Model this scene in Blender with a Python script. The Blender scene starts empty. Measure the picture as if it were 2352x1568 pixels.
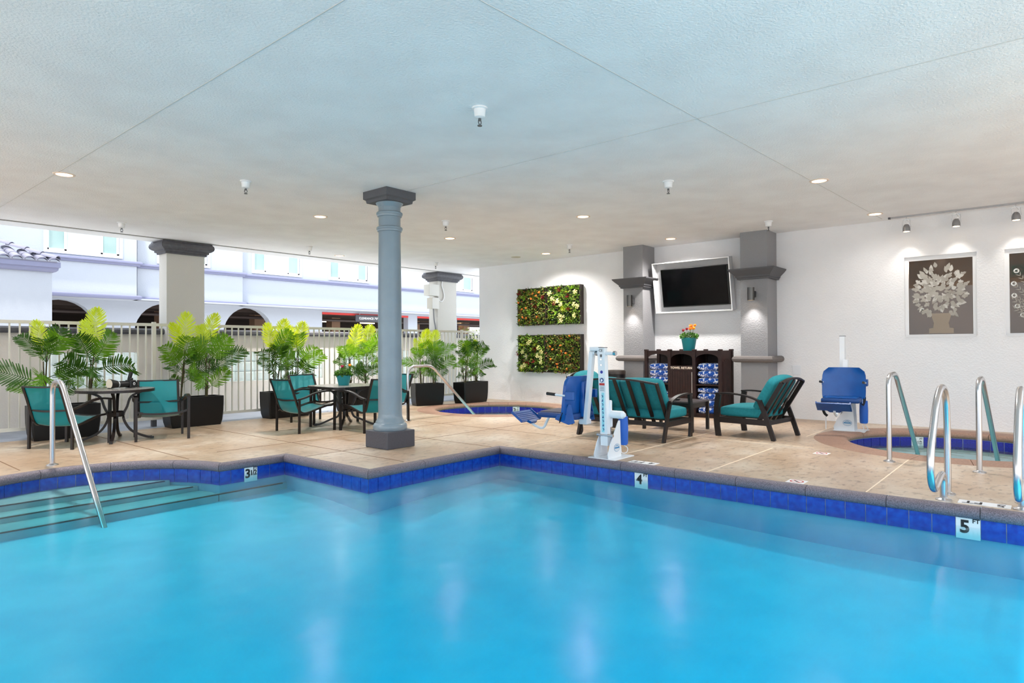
import bpy, bmesh, math, random
from mathutils import Vector, Matrix
from mathutils.geometry import delaunay_2d_cdt
PI = math.pi
SC = bpy.context.scene
COL = SC.collection
RN = random.Random(7)

# ---------------------------------------------------------------- camera, sky, exposure
CAM_H = 1.19
F_PX, YAW, PITCH, ROLL = 1473.9, 0.86470, 0.009849, -0.0051805
fw = Vector((math.sin(YAW)*math.cos(PITCH), math.cos(YAW)*math.cos(PITCH), math.sin(PITCH)))
rt = fw.cross(Vector((0, 0, 1))).normalized()
upv = rt.cross(fw)
rt2 = rt*math.cos(ROLL) + upv*math.sin(ROLL)
up2 = upv*math.cos(ROLL) - rt*math.sin(ROLL)
cd = bpy.data.cameras.new('view_camera')
cam = bpy.data.objects.new('view_camera', cd)
COL.objects.link(cam)
cam.matrix_world = Matrix(((rt2.x, up2.x, -fw.x, 0), (rt2.y, up2.y, -fw.y, 0), (rt2.z, up2.z, -fw.z, CAM_H), (0, 0, 0, 1)))
cd.sensor_width = 36.0
cd.lens = 36.0*F_PX/2352.0
cd.clip_start = 0.05
cd.clip_end = 200
SC.camera = cam

SKY_STRENGTH = 1.2
w = bpy.data.worlds.new('sky')
SC.world = w
w.use_nodes = True
bg = w.node_tree.nodes['Background']
bg.inputs['Color'].default_value = (0.86, 0.93, 1.0, 1)
bg.inputs['Strength'].default_value = SKY_STRENGTH
sd = bpy.data.lights.new('sun', 'SUN')
sd.energy = 2.9; sd.angle = math.radians(3); sd.color = (1.0, 0.96, 0.9)
sun = bpy.data.objects.new('sun', sd)
COL.objects.link(sun)
sun.rotation_euler = Vector((0.20, 0.16, -0.966)).to_track_quat('-Z', 'Y').to_euler()
SC.view_settings.view_transform = 'Standard'
SC.view_settings.look = 'None'
SC.view_settings.gamma = 1.0
SC.view_settings.use_curve_mapping = False
SC.view_settings.exposure = 1.16
SC.cycles.max_bounces = 10
SC.cycles.diffuse_bounces = 5
SC.cycles.glossy_bounces = 4
SC.cycles.transparent_max_bounces = 16
SC.cycles.caustics_reflective = False
SC.cycles.caustics_refractive = False
SC.cycles.sample_clamp_indirect = 6.0
SC.cycles.use_denoising = True

DOWNLIGHT_W = 58.0
SCONCE_W = 2.4
TRACK_W = 1.3

# ---------------------------------------------------------------- helpers
def lin(c):
    return tuple(((x/255.0)/12.92 if x/255.0 <= 0.04045 else ((x/255.0+0.055)/1.055)**2.4) for x in c)

def rgba(c):
    return (*lin(c), 1.0)

MATS = {}
def mat(name, c, rough=0.6, metal=0.0, c2=None, nscale=6.0, bump=0.0, bscale=60.0, spec=0.5, detail=4.0, coat=0.0, lo=0.35, hi=0.65, emit=0.0, bdist=0.01):
    if name in MATS:
        return MATS[name]
    m = bpy.data.materials.new(name)
    m.use_nodes = True
    nt = m.node_tree
    b = nt.nodes['Principled BSDF']
    b.inputs['Base Color'].default_value = rgba(c)
    b.inputs['Roughness'].default_value = rough
    b.inputs['Metallic'].default_value = metal
    b.inputs['Specular IOR Level'].default_value = spec
    b.inputs['Coat Weight'].default_value = coat
    if emit:
        b.inputs['Emission Color'].default_value = rgba(c)
        b.inputs['Emission Strength'].default_value = emit
    if c2 or bump:
        tc = nt.nodes.new('ShaderNodeTexCoord')
    if c2:
        n = nt.nodes.new('ShaderNodeTexNoise')
        n.inputs['Scale'].default_value = nscale
        n.inputs['Detail'].default_value = detail
        nt.links.new(tc.outputs['Object'], n.inputs['Vector'])
        r = nt.nodes.new('ShaderNodeValToRGB')
        r.color_ramp.elements[0].position = lo
        r.color_ramp.elements[1].position = hi
        r.color_ramp.elements[0].color = rgba(c)
        r.color_ramp.elements[1].color = rgba(c2)
        nt.links.new(n.outputs['Fac'], r.inputs['Fac'])
        nt.links.new(r.outputs['Color'], b.inputs['Base Color'])
    if bump:
        n2 = nt.nodes.new('ShaderNodeTexNoise')
        n2.inputs['Scale'].default_value = bscale
        n2.inputs['Detail'].default_value = 3.0
        nt.links.new(tc.outputs['Object'], n2.inputs['Vector'])
        bp = nt.nodes.new('ShaderNodeBump')
        bp.inputs['Strength'].default_value = bump
        bp.inputs['Distance'].default_value = bdist
        nt.links.new(n2.outputs['Fac'], bp.inputs['Height'])
        nt.links.new(bp.outputs['Normal'], b.inputs['Normal'])
    MATS[name] = m
    return m

def mat_leaf(name, c, tr=0.45, c2=None):
    m = bpy.data.materials.new(name)
    m.use_nodes = True
    nt = m.node_tree
    nt.nodes.remove(nt.nodes['Principled BSDF'])
    out = nt.nodes['Material Output']
    d = nt.nodes.new('ShaderNodeBsdfDiffuse'); d.inputs['Color'].default_value = rgba(c)
    t = nt.nodes.new('ShaderNodeBsdfTranslucent'); t.inputs['Color'].default_value = rgba(c2 or c)
    g = nt.nodes.new('ShaderNodeBsdfGlossy'); g.inputs['Roughness'].default_value = 0.4
    mx = nt.nodes.new('ShaderNodeMixShader'); mx.inputs['Fac'].default_value = tr
    mx2 = nt.nodes.new('ShaderNodeMixShader'); mx2.inputs['Fac'].default_value = 0.04
    nt.links.new(d.outputs[0], mx.inputs[1]); nt.links.new(t.outputs[0], mx.inputs[2])
    nt.links.new(mx.outputs[0], mx2.inputs[1]); nt.links.new(g.outputs[0], mx2.inputs[2])
    nt.links.new(mx2.outputs[0], out.inputs['Surface'])
    return m

def mat_clear(name, f0, tint, rough=0.0, see=1.0, bump=0.0, bscale=2.0, power=5.0, body=None, trans=0.0):
    """clear sheet: mirror at glancing angles, see-through head-on (no refraction)"""
    m = bpy.data.materials.new(name)
    m.use_nodes = True
    nt = m.node_tree
    nt.nodes.remove(nt.nodes['Principled BSDF'])
    out = nt.nodes['Material Output']
    tr = nt.nodes.new('ShaderNodeBsdfTransparent'); tr.inputs['Color'].default_value = (*tint, 1)
    gl = nt.nodes.new('ShaderNodeBsdfGlossy'); gl.inputs['Roughness'].default_value = rough
    lw = nt.nodes.new('ShaderNodeLayerWeight'); lw.inputs['Blend'].default_value = 0.5
    pw = nt.nodes.new('ShaderNodeMath'); pw.operation = 'POWER'; pw.inputs[1].default_value = power
    ma = nt.nodes.new('ShaderNodeMath'); ma.operation = 'MULTIPLY_ADD'; ma.inputs[1].default_value = 1-f0; ma.inputs[2].default_value = f0
    mx = nt.nodes.new('ShaderNodeMixShader')
    nt.links.new(lw.outputs['Facing'], pw.inputs[0]); nt.links.new(pw.outputs[0], ma.inputs[0])
    nt.links.new(ma.outputs[0], mx.inputs['Fac'])
    if body:
        df = nt.nodes.new('ShaderNodeBsdfDiffuse'); df.inputs['Color'].default_value = rgba(body)
        m2 = nt.nodes.new('ShaderNodeMixShader'); m2.inputs['Fac'].default_value = 1-see
        src = df
        if trans:
            tl = nt.nodes.new('ShaderNodeBsdfTranslucent'); tl.inputs['Color'].default_value = rgba(body)
            src = nt.nodes.new('ShaderNodeMixShader'); src.inputs['Fac'].default_value = trans
            nt.links.new(df.outputs[0], src.inputs[1]); nt.links.new(tl.outputs[0], src.inputs[2])
        nt.links.new(tr.outputs[0], m2.inputs[1]); nt.links.new(src.outputs[0], m2.inputs[2])
        nt.links.new(m2.outputs[0], mx.inputs[1])
    else:
        nt.links.new(tr.outputs[0], mx.inputs[1])
    nt.links.new(gl.outputs[0], mx.inputs[2])
    if bump:
        tc = nt.nodes.new('ShaderNodeTexCoord')
        n = nt.nodes.new('ShaderNodeTexNoise'); n.inputs['Scale'].default_value = bscale; n.inputs['Detail'].default_value = 2.0
        bp = nt.nodes.new('ShaderNodeBump'); bp.inputs['Strength'].default_value = 1.0; bp.inputs['Distance'].default_value = bump
        nt.links.new(tc.outputs['Object'], n.inputs['Vector']); nt.links.new(n.outputs['Fac'], bp.inputs['Height'])
        nt.links.new(bp.outputs['Normal'], gl.inputs['Normal']); nt.links.new(bp.outputs['Normal'], lw.inputs['Normal'])
    nt.links.new(mx.outputs[0], out.inputs['Surface'])
    return m

def water_volume(m, absorb, density):
    nt = m.node_tree
    v = nt.nodes.new('ShaderNodeVolumeAbsorption')
    v.inputs['Color'].default_value = (*absorb, 1); v.inputs['Density'].default_value = density
    nt.links.new(v.outputs[0], nt.nodes['Material Output'].inputs['Volume'])

def emitter(name, c, s):
    return mat(name, c, 0.5, emit=s)

class MB:
    """collects shapes in one bmesh and links them as ONE mesh object"""
    def __init__(self, M=None):
        self.bm = bmesh.new(); self.M = M or Matrix.Identity(4)
    def v(self, p):
        return self.bm.verts.new(self.M @ Vector(p))
    def f(self, vs):
        try:
            return self.bm.faces.new(vs)
        except ValueError:
            return None
    def box(self, x0, x1, y0, y1, z0, z1, M=None):
        c = [(x, y, z) for z in (z0, z1) for y in (y0, y1) for x in (x0, x1)]
        vs = [self.v(M @ Vector(p) if M else p) for p in c]
        for q in ((0, 2, 3, 1), (4, 5, 7, 6), (0, 1, 5, 4), (2, 6, 7, 3), (0, 4, 6, 2), (1, 3, 7, 5)):
            self.f([vs[i] for i in q])
        return self
    def rbox(self, x0, x1, y0, y1, z0, z1, r=0.01, seg=2, M=None):
        b2 = bmesh.new()
        bmesh.ops.create_cube(b2, size=1.0)
        for q in b2.verts:
            q.co = Vector(((x0+x1)/2+q.co.x*(x1-x0), (y0+y1)/2+q.co.y*(y1-y0), (z0+z1)/2+q.co.z*(z1-z0)))
        bmesh.ops.bevel(b2, geom=list(b2.edges), offset=r, segments=seg, affect='EDGES', profile=0.5)
        self.merge(b2, M)
        return self
    def merge(self, b2, M=None):
        mp = {}
        for q in b2.verts:
            mp[q] = self.v(M @ q.co if M else q.co)
        for q in b2.faces:
            self.f([mp[z] for z in q.verts])
        b2.free()
    def cushion(self, x0, x1, y0, y1, z0, z1, r=0.05, crown=0.0, n=6, M=None, arch=0.0, axis='z'):
        b2 = bmesh.new()
        bmesh.ops.create_cube(b2, size=2.0)
        bmesh.ops.subdivide_edges(b2, edges=list(b2.edges), cuts=n, use_grid_fill=True)
        h = Vector(((x1-x0)/2, (y1-y0)/2, (z1-z0)/2)); c = Vector(((x1+x0)/2, (y1+y0)/2, (z1+z0)/2))
        r = min(r, h.x*.98, h.y*.98, h.z*.98)
        for q in b2.verts:
            u = q.co.copy()
            p = Vector((u.x*h.x, u.y*h.y, u.z*h.z))
            k = Vector((max(-h.x+r, min(h.x-r, p.x)), max(-h.y+r, min(h.y-r, p.y)), max(-h.z+r, min(h.z-r, p.z))))
            d = p-k
            if d.length > 1e-9:
                p = k+d.normalized()*r
            if axis == 'z' and u.z > 0:
                p.z += crown*(1-u.x**2)*(1-u.y**2)
            if axis == 'y':
                p.y += crown*(1-u.x**2)*(1-u.z**2)*(1 if u.y > 0 else -1)
            if arch:
                p.z += arch*(1-u.x**2)*max(0, (u.z+1)/2)
            q.co = p+c
        self.merge(b2, M)
        return self
    def cyl(self, p0, p1, r0, r1=None, seg=12, caps=True):
        p0 = Vector(p0); p1 = Vector(p1); r1 = r0 if r1 is None else r1
        a = (p1-p0).normalized()
        x = a.orthogonal().normalized(); y = a.cross(x)
        A = [self.v(p0+(x*math.cos(t)+y*math.sin(t))*r0) for t in [2*PI*i/seg for i in range(seg)]]
        B = [self.v(p1+(x*math.cos(t)+y*math.sin(t))*r1) for t in [2*PI*i/seg for i in range(seg)]]
        for i in range(seg):
            j = (i+1) % seg
            self.f([A[i], A[j], B[j], B[i]])
        if caps:
            self.f(A[::-1]); self.f(B)
        return self
    def sweep(self, pts, sect, up=(0, 0, 1), caps=True, closed=False, scales=None):
        """sweep a 2d section [(a,b)..] along pts; a goes sideways, b goes along 'up'"""
        pts = [Vector(p) for p in pts]; n = len(pts); up = Vector(up)
        rings = []
        for i in range(n):
            if closed:
                t = (pts[(i+1) % n]-pts[i-1])
            else:
                t = pts[min(i+1, n-1)]-pts[max(i-1, 0)]
            t.normalize()
            s = t.cross(up)
            if s.length < 1e-4:
                s = t.cross(Vector((0.3, 0.9, 0.1)))
            s.normalize(); u = s.cross(t)
            k = scales[i] if scales else 1.0
            rings.append([self.v(pts[i]+s*a*k+u*b*k) for a, b in sect])
        m = len(sect)
        for i in range(n if closed else n-1):
            A = rings[i]; B = rings[(i+1) % n]
            for j in range(m):
                self.f([A[j], A[(j+1) % m], B[(j+1) % m], B[j]])
        if caps and not closed:
            self.f(rings[0][::-1]); self.f(rings[-1])
        return self
    def tube(self, pts, r, seg=8, caps=True, scales=None):
        pts = [Vector(p) for p in pts]
        n = len(pts)
        t = (pts[1]-pts[0]).normalized(); x = t.orthogonal().normalized()
        rings = []
        for i in range(n):
            t2 = (pts[min(i+1, n-1)]-pts[max(i-1, 0)]).normalized()
            q = t.rotation_difference(t2); x = q @ x; x = (x-t2*x.dot(t2)).normalized(); t = t2
            y = t.cross(x); k = r*(scales[i] if scales else 1)
            rings.append([self.v(pts[i]+(x*math.cos(a)+y*math.sin(a))*k) for a in [2*PI*j/seg for j in range(seg)]])
        for i in range(n-1):
            for j in range(seg):
                self.f([rings[i][j], rings[i][(j+1) % seg], rings[i+1][(j+1) % seg], rings[i+1][j]])
        if caps:
            self.f(rings[0][::-1]); self.f(rings[-1])
        return self
    def lathe(self, prof, seg=24, c=(0, 0, 0), caps=True):
        c = Vector(c); rings = []
        for r, z in prof:
            rings.append([self.v(c+Vector((r*math.cos(2*PI*i/seg), r*math.sin(2*PI*i/seg), z))) for i in range(seg)])
        for a in range(len(prof)-1):
            for i in range(seg):
                j = (i+1) % seg
                self.f([rings[a][i], rings[a][j], rings[a+1][j], rings[a+1][i]])
        if caps:
            self.f(rings[0][::-1]); self.f(rings[-1])
        return self
    def prism(self, poly, h, M=None, z0=0.0):
        """2d polygon (x,y) extruded along z from z0 to z0+h, then M"""
        A = [self.v((M @ Vector((x, y, z0))) if M else (x, y, z0)) for x, y in poly]
        B = [self.v((M @ Vector((x, y, z0+h))) if M else (x, y, z0+h)) for x, y in poly]
        n = len(poly)
        for i in range(n):
            self.f([A[i], A[(i+1) % n], B[(i+1) % n], B[i]])
        self.f(A[::-1]); self.f(B)
        return self
    def ball(self, c, rx, ry=None, rz=None, u=10, vv=6):
        ry = ry or rx; rz = rz or rx
        b2 = bmesh.new(); bmesh.ops.create_uvsphere(b2, u_segments=u, v_segments=vv, radius=1.0)
        self.merge(b2, Matrix.Translation(c) @ Matrix.Diagonal((rx, ry, rz, 1)))
        return self
    def mesh(self, name, m=None, smooth=None):
        bmesh.ops.remove_doubles(self.bm, verts=self.bm.verts, dist=1e-6) if False else None
        bmesh.ops.recalc_face_normals(self.bm, faces=self.bm.faces)
        me = bpy.data.meshes.new(name)
        self.bm.to_mesh(me); self.bm.free()
        if m:
            me.materials.append(m)
        if smooth:
            me.shade_smooth()
            me.set_sharp_from_angle(angle=math.radians(smooth))
        return me
    def build(self, name, m, parent=None, smooth=None, **props):
        return put(name, self.mesh(name, m, smooth), parent, **props)

def put(name, me, parent=None, loc=None, rot=None, scale=None, M=None, **props):
    o = bpy.data.objects.new(name, me)
    COL.objects.link(o)
    if parent:
        o.parent = parent
    if M is not None:
        o.matrix_local = M
    if loc is not None:
        o.location = loc
    if rot is not None:
        o.rotation_euler = rot
    if scale is not None:
        o.scale = scale
    for k, v in props.items():
        o[k] = v
    return o

def thing(name, label, cat, loc=(0, 0, 0), rotz=0.0, group=None):
    o = bpy.data.objects.new(name, None)
    o.empty_display_size = 0.1
    COL.objects.link(o)
    o.location = loc; o.rotation_euler = (0, 0, rotz)
    o['label'] = label; o['category'] = cat
    if group:
        o['group'] = group
    return o

def dup(root, loc, rotz, label, group=None):
    r = root.copy(); COL.objects.link(r); r.location = loc; r.rotation_euler = (0, 0, rotz); r['label'] = label
    if group:
        r['group'] = group
    for ch in root.children:
        c = ch.copy(); COL.objects.link(c); c.parent = r
        for g in ch.children:
            d = g.copy(); COL.objects.link(d); d.parent = c
    return r

def light(kind, name, parent, loc, power, color=(1, .95, .90), size=0.1, rot=(0, 0, 0), spot=None, blend=0.6):
    l = bpy.data.lights.new(name, kind)
    l.energy = power; l.color = color
    if kind == 'AREA':
        l.shape = 'DISK'; l.size = size
        if spot:
            l.spread = math.radians(spot)
    elif kind == 'SPOT':
        l.shadow_soft_size = size; l.spot_size = math.radians(spot or 90); l.spot_blend = blend
    else:
        l.shadow_soft_size = size
    o = bpy.data.objects.new(name, l)
    COL.objects.link(o); o.parent = parent; o.location = loc; o.rotation_euler = rot
    return o

def text_mesh(body, size, m, bold=0.0, name='lettering', thick=0.001, spacing=1.0, align='CENTER'):
    cu = bpy.data.curves.new(name, 'FONT')
    cu.body = body; cu.size = size; cu.offset = bold; cu.extrude = thick; cu.space_character = spacing
    cu.align_x = align; cu.align_y = 'CENTER'; cu.resolution_u = 3
    o = bpy.data.objects.new('tmp', cu); COL.objects.link(o)
    bpy.context.view_layer.update()
    me = bpy.data.meshes.new_from_object(o.evaluated_get(bpy.context.evaluated_depsgraph_get()))
    me.name = name
    bpy.data.objects.remove(o)
    me.materials.clear(); me.materials.append(m)
    return me

def frame(origin, xdir, ydir):
    """matrix with local x along xdir, local y along ydir, z = x cross y"""
    x = Vector(xdir).normalized(); y = Vector(ydir).normalized(); z = x.cross(y)
    return Matrix(((x.x, y.x, z.x, origin[0]), (x.y, y.y, z.y, origin[1]), (x.z, y.z, z.z, origin[2]), (0, 0, 0, 1)))

def fillet(pts, r, n=5):
    pts = [Vector(p) for p in pts]
    rr = r if isinstance(r, (list, tuple)) else [r]*len(pts)
    out = [pts[0]]
    for i in range(1, len(pts)-1):
        a = pts[i-1]-pts[i]; b = pts[i+1]-pts[i]
        d = min(rr[i], a.length*.49, b.length*.49)
        A = pts[i]+a.normalized()*d; B = pts[i]+b.normalized()*d
        for k in range(n+1):
            t = k/n
            out.append(A*(1-t)**2+pts[i]*2*t*(1-t)+B*t*t)
    out.append(pts[-1])
    return out

def catmull(pts, n=6):
    P = [Vector(p) for p in pts]; P = [P[0]*2-P[1]]+P+[P[-1]*2-P[-2]]
    out = []
    for i in range(1, len(P)-2):
        for k in range(n):
            t = k/n
            out.append(0.5*((2*P[i])+(P[i+1]-P[i-1])*t+(2*P[i-1]-5*P[i]+4*P[i+1]-P[i+2])*t*t+(3*P[i]-P[i-1]-3*P[i+1]+P[i+2])*t**3))
    out.append(P[-2])
    return out

def rect(wd, h):
    return [(-wd/2, -h/2), (wd/2, -h/2), (wd/2, h/2), (-wd/2, h/2)]

def inside(p, poly):
    x, y = p; c = False; n = len(poly)
    for i in range(n):
        x0, y0 = poly[i]; x1, y1 = poly[i-1]
        if (y0 > y) != (y1 > y) and x < (x1-x0)*(y-y0)/(y1-y0)+x0:
            c = not c
    return c

def flat_region(outer, holes, zf=lambda x, y: 0.0, extra=()):
    """triangulated region with holes -> (verts, faces)"""
    V = []; E = []
    for loop in [outer]+holes:
        b = len(V); n = len(loop)
        V += [Vector(p) for p in loop]
        E += [(b+i, b+(i+1) % n) for i in range(n)]
    V += [Vector(p) for p in extra]
    r = delaunay_2d_cdt(V, E, [], 0, 1e-5)
    vs, fs = r[0], r[2]
    keep = []
    for f in fs:
        cx = sum(vs[i].x for i in f)/len(f); cy = sum(vs[i].y for i in f)/len(f)
        if inside((cx, cy), outer) and not any(inside((cx, cy), h) for h in holes):
            keep.append(f)
    return [(q.x, q.y, zf(q.x, q.y)) for q in vs], keep

def region_obj(name, outer, holes, m, zf=lambda x, y: 0.0, parent=None, **props):
    vs, fs = flat_region(outer, holes, zf)
    me = bpy.data.meshes.new(name); me.from_pydata(vs, [], [list(f) for f in fs]); me.update()
    bm = bmesh.new(); bm.from_mesh(me)
    for f in bm.faces:
        f.normal_update()
        if f.normal.z < 0:
            f.normal_flip()
    bm.to_mesh(me); bm.free()
    me.materials.append(m)
    return put(name, me, parent, **props)

def circle(cx, cy, r, n=48, a0=0.0, a1=2*PI):
    return [(cx+r*math.cos(a0+(a1-a0)*i/n), cy+r*math.sin(a0+(a1-a0)*i/n)) for i in range(n)]

# ---------------------------------------------------------------- materials
def mat_deck():
    m = bpy.data.materials.new('stamped_concrete'); m.use_nodes = True
    nt = m.node_tree; b = nt.nodes['Principled BSDF']
    tc = nt.nodes.new('ShaderNodeTexCoord')
    def noise(scale, detail, sx=1.0, sy=1.0):
        mp = nt.nodes.new('ShaderNodeMapping'); mp.inputs['Scale'].default_value = (sx, sy, 1)
        n = nt.nodes.new('ShaderNodeTexNoise'); n.inputs['Scale'].default_value = scale; n.inputs['Detail'].default_value = detail
        n.inputs['Roughness'].default_value = 0.65
        nt.links.new(tc.outputs['Object'], mp.inputs['Vector']); nt.links.new(mp.outputs[0], n.inputs['Vector'])
        return n
    def ramp(n, stops):
        r = nt.nodes.new('ShaderNodeValToRGB'); e = r.color_ramp.elements
        while len(e) < len(stops):
            e.new(0.5)
        for i, (p, c) in enumerate(stops):
            e[i].position = p; e[i].color = rgba(c)
        nt.links.new(n.outputs['Fac'], r.inputs['Fac'])
        return r
    big = ramp(noise(0.9, 5), [(0.34, (172, 145, 118)), (0.5, (187, 164, 140)), (0.66, (206, 192, 174))])
    veins = ramp(noise(9.0, 9, 1.0, 1.7), [(0.32, (96, 64, 40)), (0.47, (255, 255, 255))])
    mx = nt.nodes.new('ShaderNodeMix'); mx.data_type = 'RGBA'; mx.blend_type = 'MULTIPLY'; mx.inputs[0].default_value = 0.65
    nt.links.new(big.outputs['Color'], mx.inputs[6]); nt.links.new(veins.outputs['Color'], mx.inputs[7])
    nt.links.new(mx.outputs[2], b.inputs['Base Color'])
    b.inputs['Roughness'].default_value = 0.34; b.inputs['Specular IOR Level'].default_value = 0.5
    bn = noise(9.0, 6, 1.0, 1.5)
    bp = nt.nodes.new('ShaderNodeBump'); bp.inputs['Strength'].default_value = 0.45; bp.inputs['Distance'].default_value = 0.012
    nt.links.new(bn.outputs['Fac'], bp.inputs['Height']); nt.links.new(bp.outputs['Normal'], b.inputs['Normal'])
    return m

M_DECK = mat_deck()
M_STRIP = mat('painted_walkway', (150, 160, 178), 0.5, c2=(166, 174, 190), nscale=2.5, bump=0.2, bscale=30)
M_CEIL = mat('ceiling_stucco', (237, 235, 236), 0.75, c2=(244, 243, 244), nscale=2.2, bump=0.7, bscale=55, detail=8, bdist=0.01)
M_WALL = mat('wall_stucco', (238, 238, 240), 0.8, c2=(231, 232, 235), nscale=1.2, bump=0.6, bscale=45, bdist=0.01)
M_COLW = mat('column_stucco', (205, 203, 197), 0.8, bump=0.5, bscale=50)
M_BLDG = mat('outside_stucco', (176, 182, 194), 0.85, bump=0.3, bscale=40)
M_MOLD = mat('lavender_moulding', (126, 129, 158), 0.6)
M_LOWW = mat('low_wall_stucco', (232, 226, 219), 0.85, bump=0.3, bscale=40)
M_DGREY = mat('dark_grey_paint', (92, 92, 97), 0.6, bump=0.5, bscale=60, c2=(80, 80, 86), nscale=20)
M_DGREY2 = mat('charcoal_moulding', (86, 86, 90), 0.6, bump=0.3, bscale=60)
M_MGREY = mat('mid_grey_stucco', (142, 142, 145), 0.75, bump=0.7, bscale=55, bdist=0.008)
M_LEDGE = mat('taupe_ledge', (108, 102, 100), 0.7, bump=0.5, bscale=60)
M_COLB = mat('blue_grey_gloss', (134, 150, 160), 0.28, c2=(126, 142, 153), nscale=3, bump=0.25, bscale=25, spec=0.6)
M_COPE = mat('coping_stone', (134, 124, 134), 0.5, c2=(96, 88, 96), nscale=140, bump=0.6, bscale=160, lo=0.4, hi=0.6)
M_COPE_T = mat('tub_coping', (164, 130, 110), 0.55, c2=(142, 110, 94), nscale=60, bump=0.4, bscale=120)
M_TILE = mat('cobalt_tile', (20, 78, 186), 0.2, c2=(10, 50, 156), nscale=22, spec=0.6, detail=8)
M_TILE2 = mat('indigo_tile', (38, 44, 170), 0.25, c2=(20, 24, 128), nscale=60, spec=0.6, detail=8)
M_GROUT = mat('grout', (196, 204, 216), 0.8)
M_PLAST = mat('pool_plaster', (150, 206, 224), 0.7, c2=(136, 196, 218), nscale=2.2)
M_STEP_REFL = mat('step_reflection_tint', (150, 176, 180), 0.7, c2=(132, 160, 166), nscale=5)  # dark reflections on the water above are put into this greyer step colour
M_TUBP = mat('tub_plaster', (186, 206, 204), 0.7)
M_BLACKT = mat('black_edge_tile', (22, 24, 26), 0.4)
M_WHITET = mat('white_tile', (232, 234, 232), 0.35)
M_INK = mat('black_ink', (22, 22, 24), 0.6)
M_FENCE = mat('fence_paint', (214, 211, 200), 0.5)
M_STEEL = mat('stainless', (200, 200, 202), 0.27, metal=1.0)
M_CHROME = mat('chrome', (206, 206, 208), 0.12, metal=1.0)
M_BRONZE = mat('bronze_frame', (34, 26, 24), 0.38, spec=0.4, c2=(27, 20, 18), nscale=40)
M_WOODP = mat('espresso_wood', (50, 28, 25), 0.5, c2=(38, 20, 18), nscale=14, spec=0.35)
M_TEALF = mat('teal_cushion', (20, 128, 138), 0.85, c2=(16, 118, 128), nscale=30, bump=0.15, bscale=300)
M_TEALP = mat('teal_pot', (26, 132, 140), 0.3)
M_BLK = mat('black_planter', (11, 10, 11), 0.35, spec=0.35)
M_SOIL = mat('soil', (40, 30, 22), 0.95, bump=0.6, bscale=60)
M_WHITE = mat('white_powder_coat', (226, 230, 234), 0.35)
M_BLUE = mat('lift_blue', (8, 82, 156), 0.35, c2=(6, 74, 146), nscale=8)
M_BLUED = mat('lift_blue_dark', (10, 60, 122), 0.5)
M_BLACK = mat('black_plastic', (18, 18, 19), 0.4)
M_BELT = mat('black_webbing', (22, 22, 24), 0.8)
M_GREYPAD = mat('grey_seat_pad', (112, 108, 120), 0.8)
M_TRIMW = mat('white_trim', (232, 233, 235), 0.45)
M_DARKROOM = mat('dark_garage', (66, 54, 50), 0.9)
M_LAMP = emitter('warm_lamp', (255, 218, 170), 3.6)
M_LAMPT = emitter('garage_tube', (255, 232, 190), 3.0)
M_LEDGEM = M_LEDGE

# ---------------------------------------------------------------- pool outline
LIP = []          # (x, y, segment id)
def seg_pts(a, b, n):
    return [(a[0]+(b[0]-a[0])*i/n, a[1]+(b[1]-a[1])*i/n) for i in range(n)]
A_, B_, C_, D_ = (3.08, 6.62), (3.81, 6.62), (3.82, 5.10), (5.75, 5.10)
E_ = (5.75, -1.35)
a0 = math.radians(7.5)
AC, AR = (1.95, 6.47), 1.14
arc = [(AC[0]+AR*math.cos(a0+(PI-2*a0)*i/22), AC[1]+AR*1.03*math.sin(a0+(PI-2*a0)*i/22)) for i in range(22)]
F_ = (AC[0]-AR*math.cos(a0), arc[0][1]); G_ = (-0.6, F_[1]); H_ = (-0.6, 1.3); I_ = (2.0, -1.35); J_ = (5.75, -1.35)
segs = [seg_pts(E_, D_, 43), seg_pts(D_, C_, 13), seg_pts(C_, B_, 10), seg_pts(B_, A_, 5), arc, seg_pts(F_, G_, 9), seg_pts(G_, H_, 12), seg_pts(H_, I_, 10), seg_pts(I_, E_, 9)]
for si, s in enumerate(segs):
    for p in s:
        LIP.append((p[0], p[1], si))
NP_ = len(LIP)
def miters(P):
    n = len(P); out = []
    for i in range(n):
        a = Vector(P[i-1][:2]); b = Vector(P[i][:2]); c = Vector(P[(i+1) % n][:2])
        d1 = (b-a).normalized(); d2 = (c-b).normalized()
        n1 = Vector((d1.y, -d1.x)); n2 = Vector((d2.y, -d2.x))
        out.append((n1+n2)/(1+n1.dot(n2)))
    return out
MIT = miters(LIP)
def off(i, d):
    i %= NP_
    return (LIP[i][0]+MIT[i].x*d, LIP[i][1]+MIT[i].y*d)
WL = -0.145
COPE_W = 0.10
COPE_P = [(0.10, 0.0), (0.035, 0.003), (0.006, -0.012), (0.0, -0.035), (0.002, -0.06), (0.018, -0.08), (0.036, -0.085), (0.10, -0.085)]

# ---------------------------------------------------------------- floor
TUBS = [((9.40, 8.42), 1.18, 1.55), ((9.36, 0.93), 1.18, 1.58)]
deck_outer = [(-9.0, -9.0), (11.08, -9.0), (11.08, 10.45), (-9.0, 10.45)]
region_obj('floor', deck_outer, [[off(i, COPE_W-0.004) for i in range(NP_)]]+[circle(c[0], c[1], ro-0.005, 64) for c, r, ro in TUBS], M_DECK, kind='structure')
MB().box(-6, 16, 10.45, 11.95, -0.15, -0.004).build('floor_walkway', M_STRIP, kind='structure')
g = MB(); g.box(-40, 60, 12.1, 45, -0.3, -0.1); g.box(-40, -9.0, -40, 12.1, -0.3, -0.02); g.box(-9.0, 60, -40, -9.0, -0.3, -0.02)
g.build('floor_ground', mat('lane_concrete', (216, 214, 210), 0.9), kind='structure')
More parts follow.
